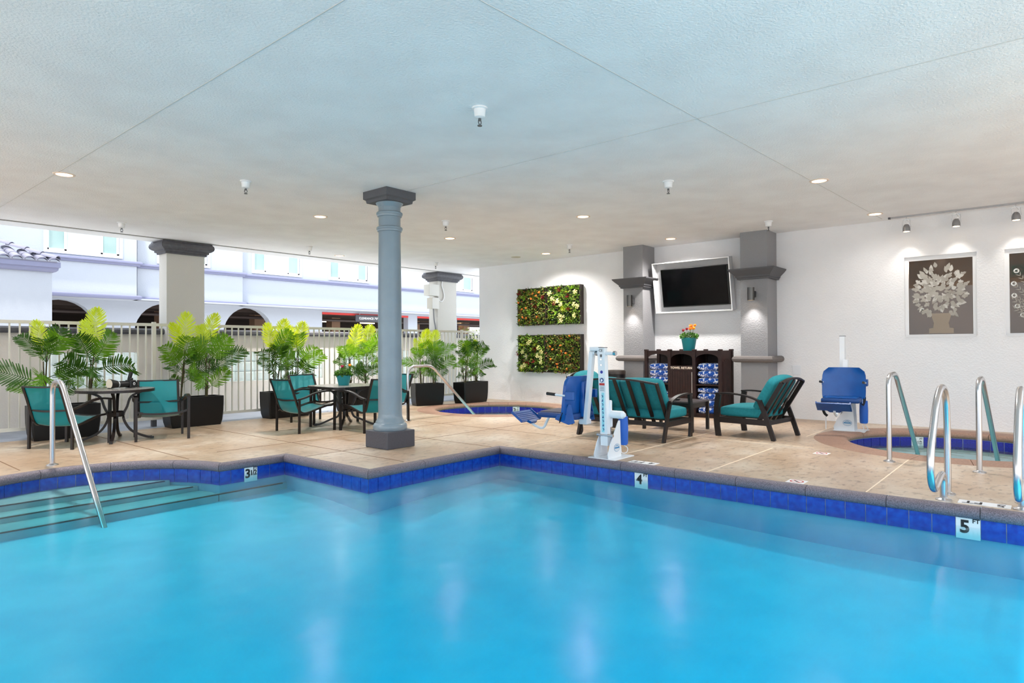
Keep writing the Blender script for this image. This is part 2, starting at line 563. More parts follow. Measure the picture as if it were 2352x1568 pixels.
# slab joints: narrow sealant lines in the deck
JL = mat('joint_pale', (232, 214, 190), 0.7); JD = mat('joint_dark', (120, 92, 66), 0.8)
def joint(a, b, wd, m):
    a = Vector((*a, 0)); b = Vector((*b, 0))
    MB().sweep([a, b], rect(wd, 0.003)).build('trim_joint', m, kind='structure')
for a, b, m in [((1.68, 7.86), (1.68, 10.44), JD), ((3.03, 7.20), (3.03, 10.44), JD), ((4.40, 5.26), (4.40, 10.44), JD), ((5.72, 5.21), (5.72, 10.44), JD),
                ((3.45, 7.45), (7.66, 7.45), JD), ((3.92, 6.36), (11.06, 6.36), JD), ((5.86, 2.57), (7.7, 2.57), JL), ((5.86, 3.70), (11.06, 3.70), JL),
                ((8.02, 2.2), (8.02, 6.9), JL), ((5.86, 1.21), (7.78, 1.21), JL), ((7.0, 5.2), (7.0, 10.4), JD), ((5.86, 4.95), (11.06, 4.95), JL), ((8.95, 2.55), (10.6, 2.55), JL)]:
    joint(a, b, 0.012, m)

# ---------------------------------------------------------------- ceiling
CZ = 3.09
CX0, CY0 = -2.5, -0.5
MB().prism([(CX0, CY0), (6.0, CY0), (6.0, -1.8), (14.5, -1.8), (14.5, 11.65), (CX0, 11.65)], 0.35, z0=CZ).build('ceiling', M_CEIL, kind='structure')
MB().box(CX0, 14.5, 11.68, 12.08, CZ-0.012, CZ+0.35).build('trim_1', M_TRIMW, kind='structure')
MB().box(CX0, 14.5, 11.640, 11.685, CZ-0.006, CZ+0.02).build('trim_2', mat('drip_edge', (120, 118, 114), 0.7), kind='structure')
JC = mat('ceiling_joint', (200, 198, 196), 0.8)
for a, b in [((2.06, -0.39), (2.06, 11.6)), ((2.3, 2.40), (10.9, 2.0)), ((5.06, -0.39), (5.06, 6.0))]:
    MB().sweep([(a[0], a[1], CZ-0.001), (b[0], b[1], CZ-0.001)], rect(0.006, 0.004)).build('trim_ceiling_joint', JC, kind='structure')

# ---------------------------------------------------------------- walls with openings
def pierced(name, outer, holes, thick, M, m, parent=None, **props):
    """flat wall in local (a,b) with real openings, extruded by thick along local z"""
    vs, fs = flat_region(outer, holes)
    mb = MB(M)
    A = [mb.v((x, y, 0)) for x, y, z in vs]; B = [mb.v((x, y, thick)) for x, y, z in vs]
    for f in fs:
        mb.f([A[i] for i in f]); mb.f([B[i] for i in reversed(f)])
    k = 0
    for loop in [outer]+holes:
        n = len(loop)
        for i in range(n):
            j = (i+1) % n
            mb.f([A[k+i], A[k+j], B[k+j], B[k+i]])
        k += n
    return mb.build(name, m, parent, **props)

UW = 11.08
MWALL = frame((UW, 0, 0), (0, -1, 0), (0, 0, 1))       # a = -y, b = z, local z = -x (towards the room)
def wrect(y0, y1, z0, z1):
    return [(-y1, z0), (-y0, z0), (-y0, z1), (-y1, z1)]
WIN = [(0.87, 1.75), (-0.33, 0.56)]
pierced('wall_right', wrect(-5.0, 10.46, 0.0, CZ), [wrect(a, b, 1.33, 2.505) for a, b in WIN], -0.16, MWALL, M_WALL, kind='structure')
MB().box(7.5, UW, -3.1, -3.0, 0.0, CZ).build('wall_front_added', M_WALL, kind='structure')  # unseen wall added to keep sky light off the right wall
# room behind the etched windows
M_BROWN = mat('lounge_brown', (92, 78, 66), 0.8, c2=(120, 104, 88), nscale=0.8)
rm = MB()
rm.box(13.9, 14.0, -2.5, 2.6, 0, 2.8); rm.box(UW+0.16, 14.0, 2.6, 2.7, 0, 2.8); rm.box(UW+0.16, 14.0, -2.6, -2.5, 0, 2.8)
rm.box(UW+0.16, 14.0, -2.6, 2.7, 2.8, 2.9); rm.box(UW+0.16, 14.0, -2.6, 2.7, -0.05, 0.0)
rm.build('wall_lounge', M_BROWN, kind='structure')
M_PANE = mat_clear('tinted_pane', 0.05, (0.62, 0.55, 0.48), 0.0, power=5.0)
M_ETCH = mat('etched_frost', (176, 172, 164), 0.8, c2=(156, 151, 142), nscale=6)
def window(n, y0, y1, z0, z1):
    fr = MB()
    xo = UW+0.035; xi = UW+0.075
    t = 0.05
    fr.box(xo, xi, y0, y0+t, z0, z1); fr.box(xo, xi, y1-t, y1, z0, z1); fr.box(xo, xi, y0+t, y1-t, z1-t*1.2, z1); fr.box(xo, xi, y0+t, y1-t, z0, z0+0.025)
    o = fr.build('window_%d' % n, M_TRIMW, kind='structure')
    MB().box(xo+0.012, xo+0.02, y0+t, y1-t, z0+0.025, z1-t*1.2).build('pane', M_PANE, o)
    MB().box(UW-0.012, xo, y0-0.005, y1+0.005, z0-0.012, z0).build('window_sill', M_TRIMW, o)
    return o
W1 = window(1, WIN[0][0], WIN[0][1], 1.33, 2.505)
W2 = window(2, WIN[1][0], WIN[1][1], 1.33, 2.505)
def leaf_poly(mb, c, ang, L, Wd, lobes=0, lim=None):
    """one etched leaf on the pane, built in (y,z)"""
    n = 10; P = []
    for k in range(n+1):
        t = k/n; wv = Wd*math.sin(PI*t**0.75)*(1+0.28*lobes*math.cos(5*PI*t))
        P.append((t*L, wv/2))
    Q = P+[(a, -b) for a, b in reversed(P[1:-1])]
    ca, sa = math.cos(ang), math.sin(ang)
    if lim and not all(lim[0] < c[0]-(a*ca-b*sa) < lim[1] and lim[2] < c[1]+(a*sa+b*ca) < lim[3] for a, b in Q):
        return
    poly = [(c[0]-(a*ca-b*sa), c[1]+(a*sa+b*ca)) for a, b in Q]      # -y is to the right
    mb.lay = getattr(mb, 'lay', 0)+1
    vs = [mb.v((XE-0.00004*mb.lay, y, z)) for y, z in poly]
    mb.f(vs)
XE = UW+0.046
R1 = random.Random(3)
em = MB(); em2 = MB(); cy, cz = 1.30, 1.98
PL = (0.93, 1.67, 1.37, 2.43)
for k in range(190):
    a = R1.uniform(0, 2*PI); r = 0.30*math.sqrt(R1.random())
    if math.sin(a) < -0.5 and abs(math.cos(a))*r < 0.10 and r > 0.2: continue
    if k % 4 == 0: r *= 0.45
    leaf_poly(em if k % 3 else em2, (cy-1.0*r*math.cos(a), cz+r*1.20*math.sin(a)), a+R1.uniform(-.6, .6), R1.uniform(.06, .11), R1.uniform(.035, .065), R1.choice((0, 1)), PL)
em2.build('etched_leaves_pale', mat('etched_frost_pale', (196, 194, 188), 0.8), W1, kind='stuff')
o_e = em.build('etched_bouquet', M_ETCH, W1, kind='stuff')
em = MB()
em.prism([(cy-a, b) for a, b in [(-.15, 1.37), (.15, 1.37), (.15, 1.44), (.10, 1.45), (.09, 1.52), (.13, 1.66), (-.13, 1.66), (-.09, 1.52), (-.10, 1.45), (-.15, 1.44)]], 0.001, Matrix(((0, 0, 1, XE), (1, 0, 0, 0), (0, 1, 0, 0), (0, 0, 0, 1))))
em.build('etched_vase', mat('etched_frost_thin', (150, 138, 124), 0.85), W1)
em = MB(); rings = MB()
for k in range(16):
    a = PI*0.52+k*0.075; L = 0.42+0.5*((k*7) % 5)/5
    bx, bz = -0.02, 1.42
    for t in [0.25+0.06*i for i in range(13)]:
        for s in (-1, 1):
            leaf_poly(em, (bx-L*t*math.cos(a), bz+L*1.15*t*math.sin(a)), a+s*0.6, .06, .010, 0, (-0.275, 0.505, 1.36, 2.43))
    ex, ez = bx-L*math.cos(a), bz+L*1.15*math.sin(a)
    if not (-0.24 < ex < 0.47 and ez < 2.39): continue
    for j in range(14):
        b0, b1 = 2*PI*j/14, 2*PI*(j+1)/14
        rings.f([rings.v((XE-0.001, ex+r*math.cos(b), ez+r*1.0*math.sin(b))) for r, b in ((.016, b0), (.032, b0), (.032, b1), (.016, b1))])
em.build('etched_feathers', M_ETCH, W2, kind='stuff')
rings.build('etched_feather_eyes', mat('etched_bright', (232, 234, 232), 0.6), W2, kind='stuff')
# lamp and exit sign inside the lounge
t = thing('lounge_ceiling_lamp', 'round recessed lamp glowing behind the etched plant window', 'light', (12.4, 1.45, 2.8))
MB().cyl((0, 0, -0.02), (0, 0, 0), 0.12, seg=20).build('lens', M_LAMP, t)
light('POINT', 'lounge_light', t, (0, 0, -0.3), 45, size=0.1)
t = thing('exit_sign', 'dark EXIT sign seen through the feather-etched window', 'sign', (12.6, 0.36, 2.34))
MB().box(-0.02, 0.02, -0.24, 0.24, -0.10, 0.10).build('sign_plate', mat('exit_plate', (92, 96, 88), 0.5), t)
put('lettering', text_mesh('EXIT', 0.19, mat('exit_green', (40, 84, 60), 0.5), 0.004), t, M=frame((-0.022, 0, 0), (0, -1, 0), (0, 0, 1)))

# ---------------------------------------------------------------- pool
pool = thing('swimming_pool', 'large blue swimming pool edged with cobalt tiles and stone coping', 'pool', (2.0, 1.0, 0.0))
PO = Vector((2.0, 1.0, 0.0))
MP = Matrix.Translation(-PO)
def pool_floor_z(x, y):
    return min(-0.38, -0.86+0.09*math.hypot(x-1.5, y-1.0))          # dished gunite bottom
wall_poly = [off(i, 0.042) for i in range(NP_)]
gridp = [(x*0.45, y*0.45) for x in range(-1, 13) for y in range(-3, 17)]
gridp = [p for p in gridp if inside(p, [off(i, -0.15) for i in range(NP_)])]
vs, fs = flat_region(wall_poly, [], pool_floor_z, gridp)
bmf = MB(MP)
VV = [bmf.v(p) for p in vs]
for f in fs:
    bmf.f([VV[i] for i in f])
bmf.build('basin_floor', M_PLAST, pool)
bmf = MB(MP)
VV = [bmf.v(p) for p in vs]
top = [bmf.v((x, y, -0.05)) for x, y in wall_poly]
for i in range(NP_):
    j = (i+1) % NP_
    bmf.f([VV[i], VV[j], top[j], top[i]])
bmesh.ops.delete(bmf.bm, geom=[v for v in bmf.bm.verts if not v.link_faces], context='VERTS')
bmf.build('basin_wall', mat('pool_wall_reflection_tint', (112, 172, 194), 0.7, c2=(98, 160, 186), nscale=3), pool)  # dark mirrored band of coping and tiles is put into the wall colour
gm = MB(MP)
for i in range(NP_):
    j = (i+1) % NP_
    a, b = off(i, 0.039), off(j, 0.039)
    gm.f([gm.v((*a, -0.06)), gm.v((*b, -0.06)), gm.v((*b, -0.226)), gm.v((*a, -0.226))])
gm.build('grout_band', M_GROUT, pool)
def cell_prism(i, z0, z1, d0, d1, gap, m, name, parent, MP=MP, both=True):
    j = (i+1) % NP_
    P0 = [Vector((*off(i, d), 0)) for d in (d0, d1)]; P1 = [Vector((*off(j, d), 0)) for d in (d0, d1)]
    mb = MB(MP); q = []
    for a, b in zip(P0, P1):
        t = (b-a).normalized()*gap
        q.append((a+t, b-t))
    vs = []
    for z in (z0, z1):
        vs.append([mb.v((p.x, p.y, z)) for p in (q[0][0], q[0][1], q[1][1], q[1][0])])
    for k in range(4):
        mb.f([vs[0][k], vs[0][(k+1) % 4], vs[1][(k+1) % 4], vs[1][k]])
    mb.f(vs[0][::-1]); mb.f(vs[1])
    return mb.build(name, m, parent)
MARK = {}
for i in range(NP_):
    x, y, s = LIP[i]; x2, y2, _ = LIP[(i+1) % NP_]; mx, my = (x+x2)/2, (y+y2)/2
    if s == 0 and abs(my-0.525) < 0.07: MARK[i] = '5'
    if s == 0 and abs(my-3.225) < 0.07: MARK[i] = '4'
    if s == 3 and abs(mx-3.445) < 0.07: MARK[i] = '31/2'
for i in range(NP_):
    x, y, s = LIP[i]
    if s > 5 or (s == 5 and x < 0.0) or (s == 0 and y < -0.7):
        continue
    if i in MARK:
        o = cell_prism(i, -0.235, -0.072, 0.029, 0.037, 0.001, M_WHITET, 'depth_marker', pool)
        o['label'] = 'white tile reading %s FT' % MARK[i]
        j = (i+1) % NP_
        a = Vector((*off(i, 0.0275), 0)); b = Vector((*off(j, 0.0275), 0)); c = (a+b)/2-PO
        d = (a-b).normalized()                     # reads left to right from the water
        big = {'5': ('5', 0.13, -0.02), '4': ('4', 0.13, -0.02), '31/2': ('3', 0.13, -0.035)}[MARK[i]]
        put('lettering', text_mesh(big[0], big[1], M_INK, 0.004), o, M=frame((c.x+d.x*big[2], c.y+d.y*big[2], -0.15), d, (0, 0, 1)))
        put('lettering', text_mesh('FT', 0.042, M_INK, 0.001), o, M=frame((c.x+d.x*0.048, c.y+d.y*0.048, -0.10), d, (0, 0, 1)))
        if MARK[i] == '31/2':
            put('lettering', text_mesh('1/2', 0.075, M_INK, 0.002, spacing=0.8), o, M=frame((c.x+d.x*0.028, c.y+d.y*0.028, -0.145), d, (0, 0, 1)))
    else:
        cell_prism(i, -0.224, -0.072, 0.030, 0.038, 0.003, M_TILE, 'tile', pool)
# coping stones, about 0.6 m long, mitred at the corners
def coping(i0, i1):
    mb = MB(MP); rows = []
    for k, i in enumerate(range(i0, i1+1)):
        ii = i % NP_
        p = []
        for d, z in COPE_P:
            x, y = off(ii, d)
            p.append(Vector((x, y, z)))
        rows.append(p)
    for a, b, sg in ((0, 1, 1), (-1, -2, 1)):
        d = [(rows[b][k]-rows[a][k]).normalized()*0.0025 for k in range(len(COPE_P))]
        rows[a] = [rows[a][k]+d[k] for k in range(len(COPE_P))]
    R = [[mb.v(p) for p in r] for r in rows]; m = len(COPE_P)
    for a in range(len(R)-1):
        for k in range(m):
            mb.f([R[a][k], R[a][(k+1) % m], R[a+1][(k+1) % m], R[a+1][k]])
    mb.f(R[0][::-1]); mb.f(R[-1])
    mb.build('coping_stone', M_COPE, pool, smooth=50)
k = 0
for si, s in enumerate(segs):
    n = len(s); q = 0
    while q < n:
        st = 4 if si < 6 else 6
        e = min(n, q+st)
        if n-e == 1: e = n
        coping(k+q, k+e); q = e
    k += n
# entry steps of the rounded bay (treads end in a straight dark-tiled edge)
def bay_y(x):
    return AC[1]+math.sqrt(max(0.0, 1.19**2-(x-AC[0])**2))*1.03
for yb, z in ((7.22, -0.20), (6.96, -0.255), (6.62, -0.305)):
    mb = MB(MP)
    xs = [x for x in [0.74+0.06*i for i in range(42)] if bay_y(x) > yb+0.01 and bay_y(x) > 6.6]
    poly = [(xs[0], yb)]+[(x, bay_y(x)) for x in xs]+[(xs[-1], yb)]
    mb.prism(poly, z+1.0, z0=-1.0)
    mb.build('step', M_STEP_REFL, pool)
    MB(MP).box(xs[0]+0.05, (3.80 if z < -0.3 else xs[-1]-0.05), yb-0.004, yb+0.016, z-0.008, z+0.002).build('step_edge', M_BLACKT, pool)
MB(MP).box(3.09, 3.86, 6.62, 6.70, -1.0, -0.306).build('step', M_STEP_REFL, pool)

M_WATER = mat_clear('pool_water', 0.02, (1, 1, 1), 0.20, bump=0.006, bscale=2.6, power=6.5)
water_volume(M_WATER, (0.0, 0.90, 0.985), 1.75)
wp = [off(i, 0.046) for i in range(NP_)]
def water_obj(name, poly, z, depth, m, label):
    vs, fs = flat_region(poly, [])
    mb = MB()
    A = [mb.v((x, y, z)) for x, y, _ in vs]; B = [mb.v((x, y, z-depth)) for x, y, _ in vs]; n = len(poly)
    for f in fs:
        mb.f([A[i] for i in f]); mb.f([B[i] for i in reversed(f)])
    for i in range(n):
        mb.f([A[i], B[i], B[(i+1) % n], A[(i+1) % n]])
    o = mb.build(name, m); o['label'] = label; o['category'] = 'water'
    return o
water_obj('pool_water', wp, WL, 1.4, M_WATER, 'still blue water filling the large swimming pool')

t = thing('added_pool_light', 'unseen round underwater lamp added to brighten the near pool water', 'lamp', (3.4, -1.385, -0.62))  # lamp added out of view to brighten the lower right water
MB().lathe([(0.14, 0.0), (0.14, 0.02), (0.115, 0.03), (0.11, 0.012), (0.001, 0.012)], 24).build('trim_ring', M_STEEL, t, smooth=40)
MB().cyl((0, 0, 0.012), (0, 0, 0.022), 0.108, seg=24).build('lens', emitter('added_pool_lamp', (200, 240, 255), 4.0), t)
light('AREA', 'added_pool_lamp_light', t, (0, 0, 0.05), 14, size=0.2, rot=(PI, 0, 0), color=(0.85, 0.97, 1.0))
t.rotation_euler = (-PI/2, 0, 0)
# ---------------------------------------------------------------- round hot tubs
M_WATERT = mat_clear('tub_water', 0.02, (1, 1, 1), 0.02, bump=0.004, bscale=5)
water_volume(M_WATERT, (0.25, 0.86, 0.93), 0.9)
def hot_tub(c, r, ro, label, wlabel, ang, vis):
    t = thing('hot_tub', label, 'hot tub', (c[0], c[1], 0))
    rr = r+0.034
    b = MB()
    prof = [(rr, -0.05), (rr, -0.34), (0.80, -0.34), (0.80, -0.62), (0.01, -0.62)]
    b.lathe(prof, 64, caps=False); b.build('basin', M_TUBP, t, smooth=30)
    MB().lathe([(rr-0.003, -0.05), (rr-0.003, -0.225)], 64, caps=False).build('grout_band', M_GROUT, t, smooth=30)
    n = 50; da = 2*PI/n
    me = MB()
    a0, a1 = -da/2+0.003, da/2-0.003
    P = [(rr-0.005, a0), (rr-0.005, a1), (rr-0.012, a1), (rr-0.012, a0)]
    for z in (0,):
        me.prism([(q*math.cos(a), q*math.sin(a)) for q, a in P], 0.146, z0=-0.222)
    tm = me.mesh('tile', M_TILE2)
    ka = round(ang/da)
    for k in range(n):
        a = k*da
        d = (a-vis+PI) % (2*PI)-PI
        if abs(d) > 1.75: continue
        if k == ka % n:
            q = MB(); q.prism([(s*math.cos(b_), s*math.sin(b_)) for s, b_ in P], 0.16, z0=-0.232); o = q.build('depth_marker', M_WHITET, t, rot=None) if False else put('depth_marker', q.mesh('depth_marker', M_WHITET), t, rot=(0, 0, a), label='white tile reading 3 1/2 FT')
            F0 = lambda s, z: frame((rr-0.0135, s, z), (0, 1, 0), (0, 0, 1)) if False else frame((rr-0.0135, -s, z), (0, -1, 0), (0, 0, 1))
            put('lettering', text_mesh('3', 0.12, M_INK, 0.003), o, M=F0(-0.035, -0.15))
            put('lettering', text_mesh('1/2', 0.06, M_INK, 0.001, spacing=0.8), o, M=F0(0.025, -0.15))
            put('lettering', text_mesh('FT', 0.035, M_INK, 0.001), o, M=F0(0.045, -0.10))
        else:
            put('tile', tm, t, rot=(0, 0, a))
    ns = 18; ds = 2*PI/ns
    prof = [(ro, 0.0), (r+0.07, 0.012), (r+0.02, 0.0), (r, -0.025), (r+0.004, -0.055), (r+0.03, -0.072), (ro, -0.072)]
    mb = MB(); rows = []
    for k in range(6):
        a = -ds/2+0.002+(ds-0.004)*k/5
        rows.append([mb.v((q*math.cos(a), q*math.sin(a), z)) for q, z in prof])
    for a in range(5):
        for q in range(len(prof)):
            mb.f([rows[a][q], rows[a][(q+1) % len(prof)], rows[a+1][(q+1) % len(prof)], rows[a+1][q]])
    mb.f(rows[0][::-1]); mb.f(rows[-1])
    cm = mb.mesh('coping_stone', M_COPE_T, 50)
    for k in range(ns):
        put('coping_stone', cm, t, rot=(0, 0, k*ds))
    wpoly = circle(c[0], c[1], rr+0.004, 64)
    water_obj('tub_water', wpoly, -0.135, 0.55, M_WATERT, wlabel)
    return t
hot_tub(TUBS[0][0], 1.18, 1.55, 'round hot tub sunk in the deck beside the potted palms in the far corner', 'calm water in the round hot tub beside the potted palms', 0.34, 0.70)
hot_tub(TUBS[1][0], 1.18, 1.58, 'round hot tub with two steel handrails in front of the etched windows', 'pale calm water in the hot tub in front of the etched windows', 0.44, 0.10)

# ---------------------------------------------------------------- the hotel wing across the lane
BY = 17.0
def moulding(parent, pts, z, prof, name, m):
    """horizontal moulding along plan polyline pts, profile [(out, dz)] out = towards -y side"""
    mb = MB()
    n = len(pts); P = [Vector(p) for p in pts]; R = []
    for i in range(n):
        d1 = (P[i]-P[i-1]).normalized() if i else (P[1]-P[0]).normalized()
        d2 = (P[i+1]-P[i]).normalized() if i < n-1 else d1
        n1 = Vector((d1.y, -d1.x)); n2 = Vector((d2.y, -d2.x)); mt = (n1+n2)/(1+n1.dot(n2))
        R.append([mb.v((P[i].x+mt.x*o, P[i].y+mt.y*o, z+dz)) for o, dz in prof])
    k = len(prof)
    for i in range(n-1):
        for j in range(k):
            mb.f([R[i][j], R[i][(j+1) % k], R[i+1][(j+1) % k], R[i+1][j]])
    mb.f(R[0][::-1]); mb.f(R[-1])
    return mb.build(name, m, parent, smooth=35)
bld = thing('hotel_wing', 'long white stucco hotel wing across the lane with lavender mouldings and dark garage openings', 'building')
PLAN = [(-6.0, BY), (5.94, BY), (5.94, BY+0.28), (8.72, BY+0.28), (8.72, BY+0.5), (26.0, BY+0.5)]
BULL = [(-0.02, 0.10), (0.05, 0.10), (0.085, 0.085), (0.09, 0.05), (0.07, 0.03), (0.05, 0.02), (0.045, -0.01), (-0.02, -0.02)]
moulding(bld, PLAN, 3.22, BULL, 'moulding', M_MOLD)
moulding(bld, PLAN, 2.40, [(-0.02, 0.10), (0.03, 0.10), (0.075, 0.08), (0.08, 0.04), (0.06, 0.0), (-0.02, 0.0)], 'moulding', M_MOLD)
def bay(x0, x1, y, wins):
    M = frame((0, y, 0), (1, 0, 0), (0, 0, 1))      # a = x, b = z, local z = -y
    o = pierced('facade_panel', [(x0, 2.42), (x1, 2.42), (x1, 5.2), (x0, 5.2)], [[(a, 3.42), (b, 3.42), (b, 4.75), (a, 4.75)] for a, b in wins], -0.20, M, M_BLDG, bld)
    return o
M_GLASSW = mat('pale_window_glass', (142, 168, 166), 0.15, c2=(156, 178, 176), nscale=1.5, spec=0.3)
M_FRAMEW = mat('window_vinyl', (240, 240, 246), 0.4)
M_CURT = mat('sheer_curtain', (186, 198, 202), 0.9)
def bwin(a, b, y, z0=3.42, z1=4.75, lites=(0.25, 0.75)):
    fr = MB(); t = 0.045
    fr.box(a-0.06, b+0.06, y-0.035, y+0.02, z0-0.06, z0); fr.box(a-0.06, b+0.06, y-0.035, y+0.02, z1, z1+0.06)
    fr.box(a-0.06, a, y-0.035, y+0.02, z0, z1); fr.box(b, b+0.06, y-0.035, y+0.02, z0, z1)
    xs = [a]+[a+(b-a)*q for q in lites]+[b]
    for q in xs[1:-1]:
        fr.box(q-t/2, q+t/2, y+0.03, y+0.09, z0, z1)
    fr.box(a, b, y+0.03, y+0.09, z0, z0+t); fr.box(a, a+t, y+0.03, y+0.09, z0, z1); fr.box(b-t, b, y+0.03, y+0.09, z0, z1)
    o = fr.build('window', M_FRAMEW, bld)
    for i in range(len(xs)-1):
        MB().box(xs[i]+t/2, xs[i+1]-t/2, y+0.055, y+0.065, z0+t, z1).build('pane', M_GLASSW if i != 1 else M_CURT, o)
b1 = [(1.3, 2.75), (4.11, 5.55)]
bay(-6.0, 5.94, BY, b1)
b2 = [(6.55, 7.75)]
bay(5.94, 8.72, BY+0.28, b2)
b3 = [(9.16, 10.62), (11.68, 13.12), (16.2, 18.15), (19.6, 21.0)]
bay(8.72, 26.0, BY+0.5, b3)
for a, b in b1: bwin(a, b, BY)
for a, b in b2: bwin(a, b, BY+0.28)
for a, b in b3: bwin(a, b, BY+0.5)
MB().box(5.93, 5.94, BY, BY+0.28, 2.42, 5.2).build('facade_return', M_BLDG, bld)
MB().box(-6, 26, BY+0.5, BY+8, 5.15, 5.25).build('roof', M_BLDG, bld)
# ground storey with garage arches
GY = BY+0.62
def arch(xc, r, zc, zb=-0.1):
    return [(xc-r, zb), (xc+r, zb)]+[(xc+r*math.cos(a), zc+r*1.02*math.sin(a)) for a in [PI*i/14 for i in range(15)]]
holes = [arch(x, 0.74, 1.62) for x in (0.05, 2.28, 4.55, 6.83, 9.08)]
rects = [(11.47, 14.97), (15.4, 16.75), (17.4, 20.5), (21.0, 24.0)]
holes += [[(a, -0.1), (b, -0.1), (b, 2.34), (a, 2.34)] for a, b in rects]
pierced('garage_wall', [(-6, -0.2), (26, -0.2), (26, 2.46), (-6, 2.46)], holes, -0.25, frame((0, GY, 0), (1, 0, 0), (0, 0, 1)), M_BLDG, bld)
MB().box(-6, 26, BY-0.02, GY+0.02, 2.40, 2.43).build('soffit', M_BLDG, bld)
M_RED = mat('red_edge_paint', (204, 52, 48), 0.5)
for a, b in rects:
    MB().box(a, b, GY-0.012, GY+0.1, 2.28, 2.345).build('red_header', M_RED, bld)
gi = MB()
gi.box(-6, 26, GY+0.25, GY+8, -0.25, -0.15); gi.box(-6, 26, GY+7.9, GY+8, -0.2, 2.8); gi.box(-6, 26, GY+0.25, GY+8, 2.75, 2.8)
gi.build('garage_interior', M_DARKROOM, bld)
for x in (3.2, 7.5, 10.4, 13.3, 17.1, 20.0):
    MB().box(x, x+0.35, GY+2.2, GY+2.55, -0.2, 2.75).build('garage_pillar', mat('garage_pillar', (150, 118, 96), 0.8), bld)
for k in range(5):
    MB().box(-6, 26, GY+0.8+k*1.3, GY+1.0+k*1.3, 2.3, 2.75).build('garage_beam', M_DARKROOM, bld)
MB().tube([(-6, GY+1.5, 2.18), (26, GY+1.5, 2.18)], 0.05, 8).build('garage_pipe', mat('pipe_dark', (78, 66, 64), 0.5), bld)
for x, y in ((3.9, 2.4), (5.9, 2.6), (8.6, 3.4), (11.7, 2.2), (13.4, 2.8), (14.2, 4.4), (16.3, 4.6), (18.6, 3.2), (19.6, 2.4)):
    MB().box(x, x+0.7, GY+y-0.04, GY+y+0.04, 2.24, 2.28).build('tube_light', M_LAMPT, bld)
# dark car roof inside the garage, seen through the two left arches
M_CAR = mat('black_car_paint', (20, 20, 24), 0.25, spec=0.6); M_CARG = mat('car_glass', (12, 13, 16), 0.1)
def car(x, y, label):
    t = thing('car', label, 'car', (x, y, -0.15))
    b = MB(); b.cushion(-0.92, 0.92, -2.2, 2.2, 0.3, 1.05, 0.22, n=4); b.build('body', M_CAR, t, smooth=50)
    b = MB(); b.cushion(-0.82, 0.82, -1.5, 1.7, 0.95, 1.95, 0.30, n=4); b.build('cabin', M_CAR, t, smooth=50)
    MB().box(-0.7, 0.7, -1.53, -1.45, 1.2, 1.65).build('windscreen', M_CARG, t)
    for sx in (-1, 1):
        for sy in (-1, 1):
            MB().cyl((sx*0.72, sy*1.4, 0.33), (sx*0.94, sy*1.4, 0.33), 0.33, seg=16).build('wheel', M_BLACK, t)
car(4.75, GY+4.2, 'black van parked in the garage behind the leftmost arch')
car(9.3, GY+5.0, 'dark van parked in the garage behind the arch right of the white column')
# clearance sign
t = thing('clearance_sign', 'dark grey sign with white letters hanging in the garage entrance', 'sign', (13.35, GY-0.06, 2.19))
MB().box(-0.67, 0.67, -0.02, 0.02, -0.11, 0.11).build('sign_board', mat('sign_grey', (70, 70, 78), 0.5), t)
put('lettering', text_mesh("CLEARANCE 7'0\"", 0.105, M_TRIMW, 0.003), t, M=frame((-0.15, -0.022, 0), (1, 0, 0), (0, 0, 1)))
for x in (-0.5, 0.5):
    MB().cyl((x, 0, 0.12), (x, 0, 0.24), 0.008, seg=6).build('hanger', M_STEEL, t)

# ---------------------------------------------------------------- small tiled building on the left
gh = thing('gatehouse', 'small white building with grey barrel roof tiles at the far left', 'building', (0, 14.5, 0))
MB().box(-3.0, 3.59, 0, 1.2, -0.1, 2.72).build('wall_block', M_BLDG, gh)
mbp = [(-0.02, 0.15), (0.11, 0.15), (0.11, 0.05), (0.085, 0.04), (0.08, 0.0), (0.05, -0.03), (-0.02, -0.04)]
mm = MB(); P = [(-3.0, 0.0), (3.59, 0.0), (3.59, 1.2)]
R = []
for i, (x, y) in enumerate(P):
    sx, sy = ((0, -1), (1, -1), (1, 0))[i]
    R.append([mm.v((x+sx*o, y+sy*o, 2.70+dz)) for o, dz in mbp])
for i in range(2):
    for j in range(len(mbp)):
        mm.f([R[i][j], R[i][(j+1) % len(mbp)], R[i+1][(j+1) % len(mbp)], R[i+1][j]])
mm.f(R[0][::-1]); mm.f(R[-1]); mm.build('cornice', M_MOLD, gh)
M_RTILE = mat('grey_roof_tile', (112, 112, 130), 0.7, c2=(126, 126, 142), nscale=5)
def roof_tile(L, r):
    mb = MB(); n = 8; A = []; B = []; C = []; D = []
    for i in range(n+1):
        a = PI*i/n
        A.append(mb.v((r*math.cos(a), 0, r*0.75*math.sin(a)))); B.append(mb.v((r*0.85*math.cos(a), L, r*0.68*math.sin(a))))
        C.append(mb.v(((r-.014)*math.cos(a), 0, (r-.014)*0.75*math.sin(a)))); D.append(mb.v(((r*.85-.014)*math.cos(a), L, (r*.68-.014)*math.sin(a))))
    for i in range(n):
        mb.f([A[i], A[i+1], B[i+1], B[i]]); mb.f([C[i], D[i], D[i+1], C[i+1]]); mb.f([A[i], C[i], C[i+1], A[i+1]]); mb.f([B[i], B[i+1], D[i+1], D[i]])
    return mb.mesh('roof_tile', M_RTILE, 50)
rtm = roof_tile(0.36, 0.085)
sl = math.radians(18)
for row in range(4):
    for k in range(19):
        x = 3.60-k*0.19
        if x > 3.70-row*0.30*math.cos(sl)+0.0 and row: continue
        put('roof_tile', rtm, gh, loc=(x, -0.13+row*0.30*math.cos(sl), 2.86+row*0.30*math.sin(sl)+0.0), rot=(sl, 0, 0))
